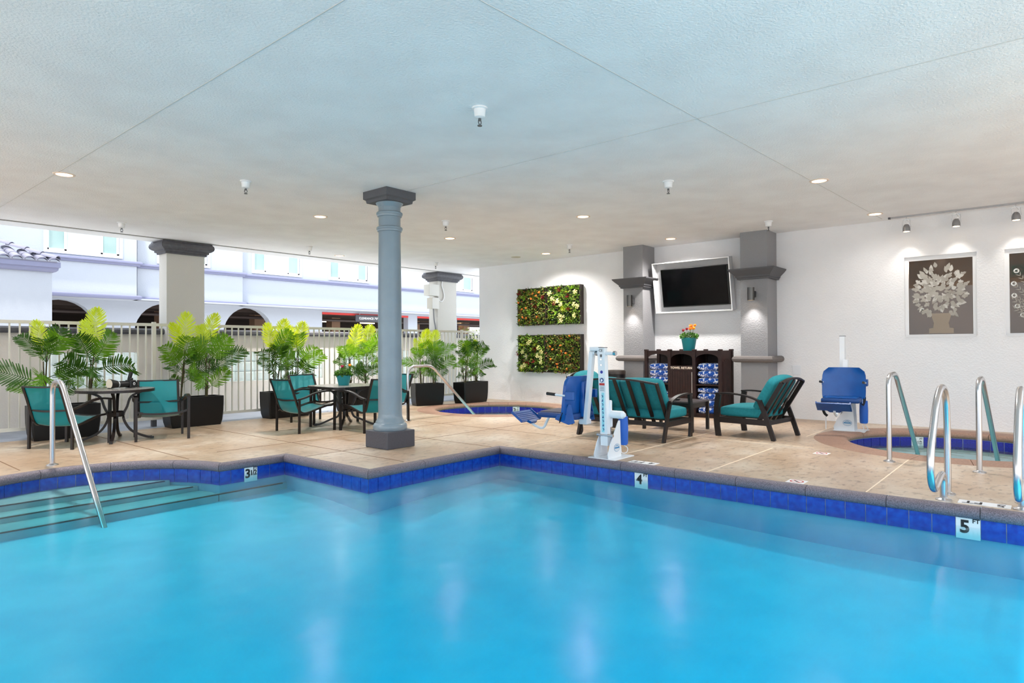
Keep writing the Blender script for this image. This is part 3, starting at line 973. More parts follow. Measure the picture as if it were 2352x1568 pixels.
for k in range(4):
    s = k*0.28
    put('ridge_tile', rtm, gh, loc=(3.66-s*0.70, -0.10+s*0.70, 2.88+s*math.sin(sl)*1.0+0.03), rot=(math.radians(14), 0, math.radians(45)))
MB().prism([(-3.0, -0.12), (3.64, -0.12), (3.64, 1.2), (-3.0, 1.2)], 0.02, z0=2.84).build('roof_deck', M_RTILE, gh)

# ---------------------------------------------------------------- low wall beyond the fence with glass blocks
LW = 11.95
GB = 0.19
groups = [(2.86, 7), (5.70, 11), (8.27, 10)]
gh_holes = [[(x, 0.575), (x+n*GB, 0.575), (x+n*GB, 0.575+3*GB), (x, 0.575+3*GB)] for x, n in groups]
wo = pierced('wall_outer', [(-6, -0.1), (16, -0.1), (16, 1.46), (-6, 1.46)], gh_holes, -0.14, frame((0, LW, 0), (1, 0, 0), (0, 0, 1)), M_LOWW, kind='structure')
cm = MB(); cm.sweep([(-6, LW+0.07, 1.505), (16, LW+0.07, 1.505)], [(0.17, -0.05), (0.19, -0.02), (0.19, 0.02), (0.15, 0.05), (-0.15, 0.05), (-0.19, 0.02), (-0.19, -0.02), (-0.17, -0.05)])
cm.build('wall_coping', M_DGREY, wo, smooth=30)
M_GB = mat_clear('glass_block', 0.06, (0.90, 0.97, 0.95), 0.05, see=0.25, body=(246, 254, 252), bump=0.004, bscale=30, trans=0.62)
gm_ = MB(); LP = [(0.004, 0.0), (0.004, 0.012), (0.016, 0.0), (0.03, -0.006)]
rg = []
for e_, y_ in ((0.004, 0.075), (0.004, 0.010), (0.012, 0.0), (0.022, 0.0), (0.03, -0.006)):
    rg.append([gm_.v((a, y_, c)) for a, c in ((e_, e_), (GB-e_, e_), (GB-e_, GB-e_), (e_, GB-e_))])
for i in range(4):
    for j in range(4):
        gm_.f([rg[i][j], rg[i][(j+1) % 4], rg[i+1][(j+1) % 4], rg[i+1][j]])
gm_.f(rg[-1])
gbm = gm_.mesh('glass_block', M_GB)
for x, n in groups:
    for i in range(n):
        for j in range(3):
            put('glass_block', gbm, wo, loc=(x+i*GB, LW+0.02, 0.575+j*GB))
# flowering shrub beyond the fence in the corner
M_SHRUB = mat_leaf('shrub_leaf', (120, 140, 60), 0.4, (170, 190, 80))
sh = thing('flowering_shrub', 'pale flowering climbing shrub behind the fence near the right-hand white column', 'shrub', (11.78, 11.30, 0.0))
mb = MB(); R2 = random.Random(11)
for k in range(900):
    p = Vector((R2.uniform(-0.35, 0.25), R2.gauss(0, 0.10), R2.uniform(0.1, 1.66)))
    d = Vector((R2.uniform(-1, 1), R2.uniform(-1, 1), R2.uniform(-.4, 1))).normalized()*0.06; s = d.orthogonal().normalized()*0.016
    mb.f([mb.v(p), mb.v(p+d*.5+s), mb.v(p+d), mb.v(p+d*.5-s)])
mb.build('foliage', M_SHRUB, sh, kind='stuff')
mb = MB()
for k in range(70):
    mb.ball((R2.uniform(-0.35, 0.2), R2.uniform(-.14, 0.0), R2.uniform(0.7, 1.7)), 0.022, u=6, vv=4)
mb.build('blossoms', mat('cream_blossom', (240, 236, 190), 0.7), sh, kind='stuff')
mb = MB()
for k in range(4):
    mb.tube([(-0.25+k*0.13, 0, 0), (-0.22+k*0.1, 0.03, 0.8), (-0.28+k*0.16, 0, 1.5)], 0.008, 5)
mb.build('stems', mat('shrub_stem', (96, 80, 52), 0.8), sh)

# ---------------------------------------------------------------- iron fence
FY = 10.72
fe = thing('pool_fence', 'cream metal picket fence behind the row of potted palms', 'fence', (0, FY, 0))
FX0, FX1 = -4.9, 12.9
MB().box(FX0, FX1, -0.022, 0.022, 1.555, 1.60).build('top_rail', M_FENCE, fe)
MB().box(FX0, FX1, -0.018, 0.018, 0.10, 0.145).build('bottom_rail', M_FENCE, fe)
pk = MB(); pk.box(-0.0095, 0.0095, -0.0095, 0.0095, 0.145, 1.555); pkm = pk.mesh('picket', M_FENCE)
ps = MB(); ps.box(-0.026, 0.026, -0.026, 0.026, 0.0, 1.62); psm = ps.mesh('post', M_FENCE)
sh_ = MB(); sh_.box(-0.032, 0.032, -0.032, 0.032, -0.004, 0.10); shm = sh_.mesh('post_shoe', mat('dark_shoe', (70, 70, 74), 0.6))
k = -60
while True:
    x = 3.98+k*0.1128; k += 1
    if x < FX0: continue
    if x > FX1: break
    if (k-1) % 20 == 0:
        put('post', psm, fe, loc=(x, 0, 0)); put('post_shoe', shm, fe, loc=(x, 0, 0))
    else:
        put('picket', pkm, fe, loc=(x, 0, 0))

# ---------------------------------------------------------------- columns
def square_column(x0, x1, label):
    xc = (x0+x1)/2; t = thing('square_column', label, 'column', (xc, 11.91, 0))
    h = (x1-x0)/2
    MB().box(-h, h, -0.16, 0.16, -0.05, 2.92).build('shaft', M_COLW, t)
    prof = [(0.0, 2.86), (0.03, 2.86), (0.03, 2.885), (0.06, 2.90), (0.06, 2.925), (0.09, 2.94), (0.12, 2.965), (0.13, 3.0), (0.12, 3.04), (0.10, 3.06), (0.10, CZ-0.012), (0, CZ-0.012)]
    mb = MB(); R = []
    for sx, sy in ((-1, -1), (1, -1), (1, 1), (-1, 1)):
        R.append([mb.v((sx*(h+o), sy*(0.16+o), z)) for o, z in prof])
    for i in range(4):
        for j in range(len(prof)-1):
            mb.f([R[i][j], R[(i+1) % 4][j], R[(i+1) % 4][j+1], R[i][j+1]])
    mb.build('capital', M_DGREY, t)
    return t
square_column(4.57, 5.215, 'white square column with dark grey capital, beyond the fence on the left')
square_column(10.94, 11.59, 'white square column carrying electrical boxes, beyond the fence near the corner')
t = thing('junction_box', 'larger upper cream electrical box on the square column near the corner', 'electrical box', (10.78, 11.80, 2.62), group=None)
MB().rbox(-0.17, 0.155, -0.10, 0.10, -0.135, 0.135, 0.006, 1).build('box_body', mat('cream_metal', (214, 212, 204), 0.5), t)
MB().rbox(-0.172, 0.157, -0.115, -0.10, -0.14, 0.14, 0.004, 1).build('lid', mat('cream_lid', (224, 224, 220), 0.45), t)
t = thing('junction_box', 'smaller lower cream electrical box under the larger one on the square column', 'electrical box', (10.82, 11.80, 2.30))
MB().rbox(-0.11, 0.115, -0.10, 0.10, -0.135, 0.135, 0.006, 1).build('box_body', mat('cream_metal2', (206, 202, 190), 0.5), t)
MB().rbox(-0.112, 0.117, -0.112, -0.10, -0.138, 0.138, 0.004, 1).build('lid', mat('cream_lid', (224, 224, 220), 0.45), t)
cd_ = MB(); cd_.tube(catmull([(11.08, 11.735, 2.86), (11.06, 11.73, 2.75), (11.12, 11.73, 2.6), (11.13, 11.73, 2.45), (11.06, 11.73, 2.36), (10.97, 11.73, 2.38), (10.95, 11.74, 2.47)], 5), 0.014, 8)
o = cd_.build('flexible_conduit', M_TRIMW, smooth=60); o['label'] = 'white flexible conduit looping beside the electrical boxes on the column'; o['category'] = 'conduit'
cd_ = MB(); cd_.tube(catmull([(10.84, 11.80, 2.17), (10.86, 11.80, 1.9), (10.90, 11.80, 1.72), (10.905, 11.80, 1.5), (10.905, 11.80, 0.0)], 5), 0.016, 8)
o = cd_.build('conduit', mat('grey_conduit', (128, 130, 134), 0.4), smooth=60); o['label'] = 'grey pipe running down the square column from the lower electrical box'; o['category'] = 'conduit'

# round column at the pool corner
t = thing('round_column', 'blue-grey round column on a dark square plinth at the pool corner', 'column', (4.98, 6.20, 0))
pl = MB(); pl.rbox(-0.21, 0.21, -0.21, 0.21, 0.0, 0.205, 0.008, 2); pl.build('plinth', mat('plinth_dark', (76, 76, 84), 0.55, bump=0.5, bscale=40), t)
b = MB(); b.lathe([(0.12, 0.203), (0.195, 0.205), (0.205, 0.225), (0.205, 0.26), (0.19, 0.285), (0.175, 0.292), (0.172, 0.31), (0.155, 0.335), (0.145, 0.37), (0.143, 0.40)], 40)
b.build('base_moulding', M_COLB, t, smooth=40)
b = MB(); b.lathe([(0.143, 0.395), (0.143, 1.2), (0.139, 2.0), (0.133, 2.5), (0.132, 2.93)], 40); b.build('shaft', M_COLB, t, smooth=40)
for z in (2.64, 2.82):
    b = MB(); b.lathe([(0.13, z-0.035), (0.146, z-0.03), (0.150, z-0.012), (0.158, z-0.004), (0.158, z+0.014), (0.146, z+0.026), (0.13, z+0.03)], 40); b.build('ring_moulding', M_COLB, t, smooth=30)
b = MB(); b.lathe([(0.13, 2.90), (0.145, 2.925), (0.158, 2.94), (0.165, 2.955), (0.10, 2.956)], 40); b.build('neck_moulding', M_COLB, t, smooth=30)
b = MB(); R = []
prof = [(0.175, 2.953), (0.195, 2.953), (0.20, 2.985), (0.225, 3.0), (0.225, CZ), (0.1, CZ)]
for sx, sy in ((-1, -1), (1, -1), (1, 1), (-1, 1)):
    R.append([b.v((sx*o, sy*o, z)) for o, z in prof])
for i in range(4):
    for j in range(len(prof)-1):
        b.f([R[i][j], R[(i+1) % 4][j], R[(i+1) % 4][j+1], R[i][j+1]])
b.f([r[0] for r in R]); b.build('capital', M_DGREY2, t)

# grey pilasters on the right wall
def pilaster(y0, y1, label, sc_label):
    yc = (y0+y1)/2; h = (y1-y0)/2; D = 0.46
    t = thing('pilaster', label, 'pilaster', (UW, yc, 0))
    MB().box(-D, 0.0, -h, h, 0.0, CZ).build('shaft', M_MGREY, t)
    def ring(prof, name, m):
        b = MB(); R = []
        for sx, sy in ((0, -1), (1, -1), (1, 1), (0, 1)):
            R.append([b.v((-sx*(D+o) if sx else 0.0, sy*(h+o), z)) for o, z in prof])
        for i in range(3):
            for j in range(len(prof)):
                b.f([R[i][j], R[i+1][j], R[i+1][(j+1) % len(prof)], R[i][(j+1) % len(prof)]])
        b.f(R[0]); b.f(R[3][::-1])
        b.build(name, m, t)
    ring([(-0.01, 2.30), (0.04, 2.30), (0.045, 2.325), (0.06, 2.335), (0.065, 2.36), (0.09, 2.385), (0.125, 2.42), (0.155, 2.455), (0.16, 2.475), (-0.01, 2.475)], 'cornice', M_DGREY2)
    ring([(-0.01, 0.93), (0.07, 0.93), (0.105, 0.95), (0.115, 0.985), (0.10, 1.02), (0.07, 1.035), (-0.01, 1.035)], 'ledge', M_LEDGE)
    s = thing('wall_sconce', sc_label, 'wall lamp', (UW-D, yc, 2.05))
    MB().box(-0.08, 0.0, -0.038, 0.038, -0.05, 0.05).build('bracket', mat('dark_bracket', (60, 60, 62), 0.4), s)
    b = MB(); b.lathe([(0.050, -0.105), (0.055, -0.105), (0.055, 0.105), (0.003, 0.105)], 24, (-0.13, 0, 0), caps=False); b.build('shade', mat('brushed_nickel', (92, 90, 87), 0.3, metal=1.0), s, smooth=40)
    MB().cyl((-0.13, 0, -0.098), (-0.13, 0, -0.092), 0.049, seg=20).build('lens', M_LAMP, s)
    light('SPOT', 'sconce_light', s, (-0.13, 0, -0.11), SCONCE_W*6, size=0.03, spot=95, blend=0.9)
    return t
pilaster(5.865, 6.275, 'grey stucco pilaster with dark cornice, left of the television', 'cylindrical steel wall lamp on the pilaster left of the television')
pilaster(3.60, 4.04, 'grey stucco pilaster with dark cornice, right of the television', 'cylindrical steel wall lamp on the pilaster right of the television')

# ---------------------------------------------------------------- ceiling fittings
DL = [((2.13, 8.17), 'recessed downlight at the far left of the ceiling, glowing warm'), ((5.22, 8.06), 'recessed downlight just left of the round column'),
      ((7.75, 5.24), 'recessed downlight on the ceiling between the round column and the television'), ((7.89, 2.08), 'largest recessed downlight on the right, before the track lights'),
      ((10.42, 2.0), 'recessed downlight closest to the end of the track lights'), ((7.74, 8.0), 'recessed downlight just right of the round column'),
      ((7.68, 11.17), 'recessed downlight by the outer ceiling edge above the fence'), ((10.37, 5.17), 'recessed downlight on the ceiling above the television'),
      ((10.3, 7.87), 'recessed downlight above the upper living-wall panels'), ((5.2, 11.0), None), ((5.2, 2.1), None)]
first = None
FULL = bpy.data.lights.new('downlight_full', 'SPOT'); FULL.energy = DOWNLIGHT_W*5; FULL.color = (1, .95, .90); FULL.shadow_soft_size = 0.07; FULL.spot_size = math.radians(150); FULL.spot_blend = 1.0
for (x, y), lab in DL:
    if lab is None: continue
    if first is None:
        first = thing('recessed_downlight', lab, 'ceiling light', (x, y, CZ), group='recessed downlights in the ceiling')
        MB().lathe([(0.075, -0.001), (0.08, -0.007), (0.10, -0.006), (0.105, 0.0)], 28, caps=False).build('trim_ring', mat('downlight_ring', (236, 214, 196), 0.4), first, smooth=40)
        MB().cyl((0, 0, -0.004), (0, 0, -0.001), 0.077, seg=24).build('lens', M_LAMP, first)
        light('SPOT', 'downlight', first, (0, 0, -0.02), DOWNLIGHT_W*5*0.6, size=0.07, spot=150, blend=1.0)
    else:
        d_ = dup(first, (x, y, CZ), 0, lab)
        for q in d_.children:
            if q.type == 'LIGHT':
                q.data = FULL
        if x > 10.2 or (x < 8 and y < 8.3):   # lamps close to the wall and over the water are dimmed
            for q in d_.children:
                if q.type == 'LIGHT':
                    q.data = q.data.copy(); q.data.energy = DOWNLIGHT_W*5*(0.42 if x < 9 else (0.62 if y > 3 else 0.05))
t = thing('ceiling_speaker', 'flat beige round cover on the ceiling near the living-wall panels', 'speaker', (10.27, 8.64, CZ))
MB().cyl((0, 0, -0.006), (0, 0, 0), 0.10, seg=24).build('cover', mat('beige_cover', (196, 190, 170), 0.6), t)
SPK = [((3.69, 3.47), 'white sprinkler head nearest the viewer in the middle of the ceiling'), ((3.56, 6.98), 'white sprinkler head on the ceiling left of the round column, second from the viewer'),
       ((6.75, 3.39), 'white sprinkler head on the ceiling in front of the television wall'), ((3.5, 10.63), 'white sprinkler head near the left ceiling edge above the palms'),
       ((6.62, 10.58), 'white sprinkler head near the ceiling edge, left of the round column'), ((6.64, 6.95), 'white sprinkler head just right of the round column'),
       ((9.93, 3.34), 'white sprinkler head in front of the right pilaster'), ((9.72, 6.88), 'white sprinkler head above and right of the living-wall panels'), ((9.69, 10.47), 'white sprinkler head in front of the far square column')]
first = None
for (x, y), lab in SPK:
    if first is None:
        first = thing('sprinkler_head', lab, 'sprinkler', (x, y, CZ), group='fire sprinklers on the ceiling')
        b = MB(); b.lathe([(0.062, 0.0), (0.062, -0.010), (0.048, -0.016), (0.042, -0.075), (0.022, -0.085), (0.002, -0.086)], 20, caps=False); b.build('escutcheon', M_TRIMW, first, smooth=40)
        b = MB(); b.cyl((0, 0, -0.085), (0, 0, -0.105), 0.012, seg=8); b.tube([(0.014, 0, -0.10), (0.016, 0, -0.12), (0.0, 0, -0.14)], 0.004, 5); b.tube([(-0.014, 0, -0.10), (-0.016, 0, -0.12), (0.0, 0, -0.14)], 0.004, 5)
        b.cyl((0, 0, -0.14), (0, 0, -0.146), 0.019, seg=12); b.build('nozzle', mat('grey_metal', (110, 110, 112), 0.35, metal=0.8), first)
    else:
        dup(first, (x, y, CZ), 0, lab)
# track lights by the windows
t = thing('light_track', 'grey metal light track on the ceiling above the etched windows', 'light track', (10.86, 1.9, CZ))
MB().box(-0.018, 0.018, -3.2, 0.0, -0.022, 0.0).build('rail', mat('track_grey', (168, 168, 170), 0.4, metal=0.5), t)
MB().box(-0.02, 0.02, -0.02, 0.012, -0.026, 0.0).build('end_cap', M_DGREY, t)
TK = [(1.68, 'track spotlight nearest the end of the rail, above the left etched window'), (1.08, 'middle track spotlight above the left etched window'), (0.42, 'track spotlight above the gap between the etched windows')]
for i, (y, lab) in enumerate(TK):
    s = thing('track_spotlight', lab, 'spotlight', (10.86, y, CZ-0.022), group='spotlights on the ceiling track')
    b = MB(); b.tube([(0, 0, 0.0), (0, 0.0, -0.03), (0, 0.045, -0.045), (0, 0.052, -0.15)], 0.004, 5); b.tube([(0, 0, -0.03), (0, -0.045, -0.045), (0, -0.052, -0.15)], 0.004, 5); b.tube([(0, 0.01, -0.02), (0.0, -0.03, -0.08), (0, 0, -0.12)], 0.003, 5)
    b.build('yoke', M_STEEL, s)
    b = MB(); b.lathe([(0.02, 0.05), (0.038, 0.03), (0.05, -0.01), (0.05, -0.05), (0.044, -0.055)], 16, (0, 0, -0.155)); b.build('lamp_head', mat('spot_grey', (150, 150, 152), 0.35, metal=0.6), s, smooth=40)
    MB().cyl((0, 0, -0.213), (0, 0, -0.211), 0.04, seg=16).build('lens', M_LAMP, s)
    light('SPOT', 'track_light', s, (0, 0, -0.22), TRACK_W*5, size=0.03, rot=(0, math.radians(-14), 0), spot=80, blend=0.9, color=(1, .93, .84))
# blank plate on the wall
o = MB().rbox(UW-0.008, UW, 3.23, 3.36, 0.72, 0.875, 0.003, 1).build('wall_plate', mat('plate_white', (222, 226, 232), 0.4)); o['label'] = 'blank white cover plate low on the wall right of the right pilaster'; o['category'] = 'wall plate'

# ---------------------------------------------------------------- sling dining chairs (front = -y)
M_SLING = mat_clear('teal_sling', 0.03, (0.25, 0.75, 0.78), 0.35, see=0.16, body=(16, 128, 136))
def make_sling_chair(label, group):
    t = thing('dining_chair', label, 'chair', group=group)
    for s in (-1, 1):
        MB().sweep([(s*0.305, -0.30, 0), (s*0.305, -0.31, 0.575)], rect(0.034, 0.028), up=(0, 1, 0)).build('leg', M_BRONZE, t)
        MB().sweep([(s*0.29, 0.27, 0), (s*0.29, 0.265, 0.49)], rect(0.028, 0.026), up=(0, 1, 0)).build('leg', M_BRONZE, t)
        MB().sweep(catmull([(s*0.305, -0.33, 0.562), (s*0.31, -0.15, 0.58), (s*0.312, 0.03, 0.555), (s*0.30, 0.17, 0.505), (s*0.275, 0.27, 0.475)], 4), rect(0.046, 0.022)).build('armrest', M_BRONZE, t, smooth=40)
    rail = catmull([(0, 0.40, 0.765), (0, 0.345, 0.62), (0, 0.295, 0.47), (0, 0.245, 0.335), (0, 0.19, 0.285), (0, 0.09, 0.285), (0, -0.10, 0.335), (0, -0.22, 0.362), (0, -0.295, 0.365)], 4)
    fr = MB()
    for s in (-1, 1):
        fr.sweep([(s*0.245, p.y, p.z) for p in rail], rect(0.022, 0.032), up=(1, 0, 0))
    fr.sweep(catmull([(-0.245, 0.40, 0.757), (0, 0.425, 0.752), (0.245, 0.40, 0.757)], 5), rect(0.018, 0.018))
    fr.build('side_frame', M_BRONZE, t, smooth=40)
    MB().sweep(catmull([(-0.28, 0.272, 0.472), (0, 0.335, 0.462), (0.28, 0.272, 0.472)], 6), rect(0.022, 0.022)).build('back_bar', M_BRONZE, t, smooth=40)
    b = MB()
    b.sweep(catmull([(-0.30, -0.295, 0.385), (-0.20, -0.30, 0.355), (0, -0.30, 0.345), (0.20, -0.30, 0.355), (0.30, -0.295, 0.385)], 5), rect(0.026, 0.024))
    b.sweep([(-0.29, 0.25, 0.30), (-0.245, 0.245, 0.325)], rect(0.02, 0.02)); b.sweep([(0.29, 0.25, 0.30), (0.245, 0.245, 0.325)], rect(0.02, 0.02))
    b.build('front_bar', M_BRONZE, t, smooth=40)
    b = MB(); G = []
    for p in rail:
        row = []
        for k in range(7):
            u = -1+2*k/6; sag = (1-u*u)
            back = p.z > 0.36 and p.y > 0.2
            row.append(b.v((u*0.236, p.y+(0.022*sag if back else 0), p.z-(0 if back else 0.018*sag))))
        G.append(row)
    for i in range(len(G)-1):
        for k in range(6):
            b.f([G[i][k], G[i][k+1], G[i+1][k+1], G[i+1][k]])
    b.build('sling', M_SLING, t, smooth=60)
    return t
def face(dx, dy):
    return math.atan2(dy, dx)+PI/2
GS = 'teal sling chairs around the square table'; GR = 'teal sling chairs at the round table'
ch = make_sling_chair('teal sling chair at the near left side of the square table', GS)
ch.location = (5.17, 8.40, 0); ch.rotation_euler = (0, 0, face(1, 0.02))
dup(ch, (5.80, 7.68, 0), face(0.03, 1), 'teal sling chair half hidden by the round column, at the square table', GS)
dup(ch, (5.90, 9.22, 0), face(0.12, -1), 'teal sling chair facing the viewer behind the square table', GS)
dup(ch, (6.64, 8.42, 0), face(-1, 0.0), 'teal sling chair behind the round column, only a sliver of its back showing', GS)
dup(ch, (2.50, 9.38, 0), face(0.84, 0.54), 'teal sling chair left of the round table, behind the pool handrail', GR)
dup(ch, (3.53, 9.27, 0), face(-0.28, -0.96), 'teal sling chair right of the round table, facing the viewer', GR)

# ---------------------------------------------------------------- tables
M_TOP = mat('stone_table_top', (150, 146, 140), 0.25, c2=(110, 104, 98), nscale=90, spec=0.6, detail=8)
def cafe_table(label, poly, loc, z, ang, reach):
    t = thing('patio_table', label, 'table', loc, ang)
    b = MB(); b.prism(poly, 0.006, z0=z-0.007); b.build('tabletop', M_TOP, t)
    b = MB(); n = len(poly)
    o = [(x*1.008, y*1.008) for x, y in poly]
    b.prism(o, 0.034, z0=z-0.041); b.build('rim', M_BRONZE, t)
    for k in range(4):
        a = PI/4+k*PI/2; c, s = math.cos(a), math.sin(a)
        pts = catmull([(c*r, s*r, h) for r, h in ((reach*0.72, z-0.045), (reach*0.42, z-0.11), (0.13, z-0.24), (0.085, z-0.36), (0.12, z-0.48), (reach*0.48, 0.10), (reach*0.85, 0.026), (reach, 0.022))], 4)
        MB().sweep(pts, rect(0.034, 0.028)).build('leg', M_BRONZE, t, smooth=40)
        MB().box(-0.022, 0.022, -0.018, 0.018, 0.0, 0.026, Matrix.Translation((c*reach, s*reach, 0)) @ Matrix.Rotation(a, 4, 'Z')).build('foot', M_BLACK, t)
    MB().lathe([(0.085, z-0.30), (0.095, z-0.31), (0.095, z-0.36), (0.085, z-0.37)], 20, caps=False).build('collar', M_BRONZE, t)
    return t
cafe_table('small round patio table holding the camera, left among the palms', circle(0, 0, 0.45, 40), (3.06, 9.50, 0), 0.68, 0.35, 0.42)
def squircle(a, n=40, p=5.0):
    out = []
    for k in range(n):
        t = 2*PI*k/n; c, s = math.cos(t), math.sin(t)
        r = a/((abs(c)**p+abs(s)**p)**(1/p)); out.append((r*c, r*s))
    return out
cafe_table('square patio table with a teal flower pot, left of the round column', squircle(0.47), (5.92, 8.45, 0), 0.625, 0.0, 0.46)

# ---------------------------------------------------------------- flower pots
M_LEAFG = mat_leaf('flower_leaf', (70, 120, 30), 0.3, (110, 160, 40)); M_LEAFG2 = mat_leaf('flower_leaf_dark', (44, 82, 24), 0.3)
def flower(mb, c, r, rs):
    for k in range(16):
        a = rs.uniform(0, 2*PI); e = rs.uniform(-.3, 1.2); d = Vector((math.cos(a)*math.cos(e), math.sin(a)*math.cos(e), math.sin(e)))
        s = d.orthogonal().normalized()*r*0.55
        p = Vector(c); q = d.cross(s).normalized()*r*0.25
        mb.f([mb.v(p), mb.v(p+d*r*.7+s), mb.v(p+d*r+q), mb.v(p+d*r*.7-s)])
    mb.ball(c, r*0.7, u=8, vv=5)
def flower_pot(label, loc, blooms, H=0.155, r0=0.078, r1=0.108, seed=1):
    rs = random.Random(seed)
    t = thing('flower_pot', label, 'flower pot', loc)
    b = MB(); b.lathe([(r0, 0.0), (r1, H-0.012), (r1+0.003, H-0.012), (r1+0.003, H), (r1-0.006, H), (r1-0.008, H-0.03), (0.002, H-0.03)], 28); b.build('pot', M_TEALP, t, smooth=40)
    for m, n, nm in ((M_LEAFG, 260, 'foliage'), (M_LEAFG2, 160, 'dark_foliage')):
        b = MB()
        for k in range(n):
            a = rs.uniform(0, 2*PI); r = r1*1.15*math.sqrt(rs.random()); p = Vector((r*math.cos(a), r*math.sin(a), H+rs.uniform(-0.02, 0.09*(1.2-r/r1*0.6))))
            d = Vector((math.cos(a)*rs.uniform(.1, 1), math.sin(a)*rs.uniform(.1, 1), rs.uniform(-.2, 1))).normalized()*0.034; s = d.orthogonal().normalized()*0.015
            b.f([b.v(p), b.v(p+d*.5+s), b.v(p+d), b.v(p+d*.5-s)])
        b.build(nm, m, t, kind='stuff')
    for x, y, z, r, c in blooms:
        b = MB(); b.tube([(x*.5, y*.5, H), (x, y, H+z-0.01)], 0.003, 5); b.build('stem', M_LEAFG, t)
        b = MB(); flower(b, (x, y, H+z), r, rs); b.build('flower', {'o': mat('orange_petal', (250, 150, 24), 0.6), 'r': mat('crimson_petal', (170, 16, 40), 0.6), 'm': mat('magenta_petal', (160, 20, 70), 0.6)}[c], t)
    return t
RGT = rt2; 
def rx(s, f=0.0):
    return (RGT.x*s+fw.x*f, RGT.y*s+fw.y*f)
flower_pot('teal flower pot with one crimson and one orange bloom on the square patio table', (5.86, 8.42, 0.625),
           [(*rx(-0.02), 0.135, 0.030, 'm'), (*rx(0.095), 0.155, 0.026, 'o')], seed=2)
flower_pot('teal flower pot with orange and red blooms standing on the towel cabinet', (10.50, 4.905, 1.126),
           [(*rx(-0.10), 0.125, 0.032, 'r'), (*rx(-0.03, .02), 0.15, 0.030, 'r'), (*rx(0.02), 0.15, 0.034, 'o'), (*rx(0.075), 0.165, 0.04, 'o'), (*rx(0.045, .03), 0.205, 0.036, 'o'), (*rx(0.11, .02), 0.215, 0.028, 'o')], H=0.225, r0=0.095, r1=0.132, seed=5)

# ---------------------------------------------------------------- planters with palms
def planter(label, loc, ang, L=0.82, Wd=0.34, H=0.455):
    t = thing('planter', label, 'planter', loc, ang)
    b = MB(); rings = []
    prof = [(0.90, 0.0), (0.955, 0.08), (0.99, 0.22), (1.0, 0.36), (1.0, H), (0.94, H), (0.93, H-0.06)]
    for k, z in prof:
        ring = []
        w_, l_ = Wd/2*(k if k < .95 or z < H-0.01 else k), L/2*k
        if z >= H-0.07 and k < 0.95: w_ = Wd/2-0.025; l_ = L/2-0.025
        c = 0.02
        for sx, sy in ((-1, -1), (1, -1), (1, 1), (-1, 1)):
            for q in ((0, 1), (1, 0)) if sx*sy > 0 else ((1, 0), (0, 1)):
                ring.append(b.v((sx*(l_-c*q[0]), sy*(w_-c*q[1]), z)))
        rings.append(ring)
    for i in range(len(rings)-1):
        for j in range(8):
            b.f([rings[i][j], rings[i][(j+1) % 8], rings[i+1][(j+1) % 8], rings[i+1][j]])
    b.f(rings[0][::-1]); b.build('planter_body', M_BLK, t, smooth=35)
    MB().box(-L/2+0.026, L/2-0.026, -Wd/2+0.026, Wd/2-0.026, H-0.075, H-0.05).build('soil', M_SOIL, t)
    b = MB(); rs = random.Random(int(abs(loc[0])*100))
    for k in range(12):
        b.ball((rs.uniform(-L/2+.08, L/2-.08), rs.uniform(-.1, .1), H-0.045), rs.uniform(.012, .022), u=6, vv=4)
    b.build('pebbles', mat('pebble', (180, 160, 130), 0.8), t, kind='stuff')
    return t
PLN = [((2.69, 10.32, 0), 0.0, 'black rectangular planter at the far left, behind the left sling chair', 0.80),
       ((4.41, 10.32, 0), 0.0, 'black rectangular planter right of the round patio table', 0.82),
       ((6.02, 10.37, 0), 0.0, 'black rectangular planter behind the left chair of the square table', 0.82),
       ((7.52, 10.34, 0), 0.0, 'black rectangular planter left of the round column, behind the flower pot table', 0.82),
       ((9.10, 10.10, 0), -0.36, 'black rectangular planter left of the hot tub handrail', 0.64),
       ((10.10, 9.80, 0), 0.10, 'black rectangular planter in the corner, behind the hot tub rail', 0.84)]
for loc, a, lab, L in PLN:
    planter(lab, loc, a, L)
# fronds: unit length 1, along +z bending towards +x, leaflets spread along y
def frond_mesh(m, seed, droop=0.35, width=0.205, n=21, name='frond'):
    rs = random.Random(seed); mb = MB()
    def P(t):
        a = droop*t*t*0.9
        return Vector((math.sin(a)*t*0.9+0.04*t, 0, math.cos(a)*t))
    pts = [P(k/10) for k in range(11)]
    mb.tube(pts, 0.008, 4, scales=[1.2-0.09*k for k in range(11)])
    for k in range(n):
        t = 0.22+0.78*k/(n-1)
        u = (t-0.22)/0.78
        L = width*(0.62+0.95*math.sin(PI*min(1, u*0.86+0.14)))*(1.0 if u < .9 else 0.8)*rs.uniform(.93, 1.07)
        ax = math.radians(66-42*u)+rs.uniform(-.05, .05)
        p = P(t); tg = (P(min(1.0, t+.02))-P(t-.02)).normalized(); nrm = Vector((0, 1, 0)).cross(tg).normalized()
        for s in (-1, 1):
            d = (tg*math.cos(ax)+Vector((0, s, 0))*math.sin(ax)-nrm*rs.uniform(-.22, .05)).normalized()
            wv = (tg-d*tg.dot(d)).normalized()*0.0165
            e = p+d*L; md = p+d*L*.55+nrm*0.012; 
            e = e-nrm*0.02*rs.random()
            a0, a1 = mb.v(p-wv*.45), mb.v(p+wv*.45); b0, b1 = mb.v(md-wv), mb.v(md+wv); c0 = mb.v(e-wv*.45); c1 = mb.v(e+wv*.45)
            mb.f([a0, a1, b1, b0]); mb.f([b0, b1, c1, c0])
    me = mb.mesh(name, m)
    return me
M_LF_D = mat_leaf('palm_dark', (44, 84, 22), 0.30, (84, 130, 24)); M_LF_M = mat_leaf('palm_mid', (78, 128, 26), 0.40, (128, 176, 30)); M_LF_Y = mat_leaf('palm_young', (190, 214, 24), 0.5, (232, 240, 40))
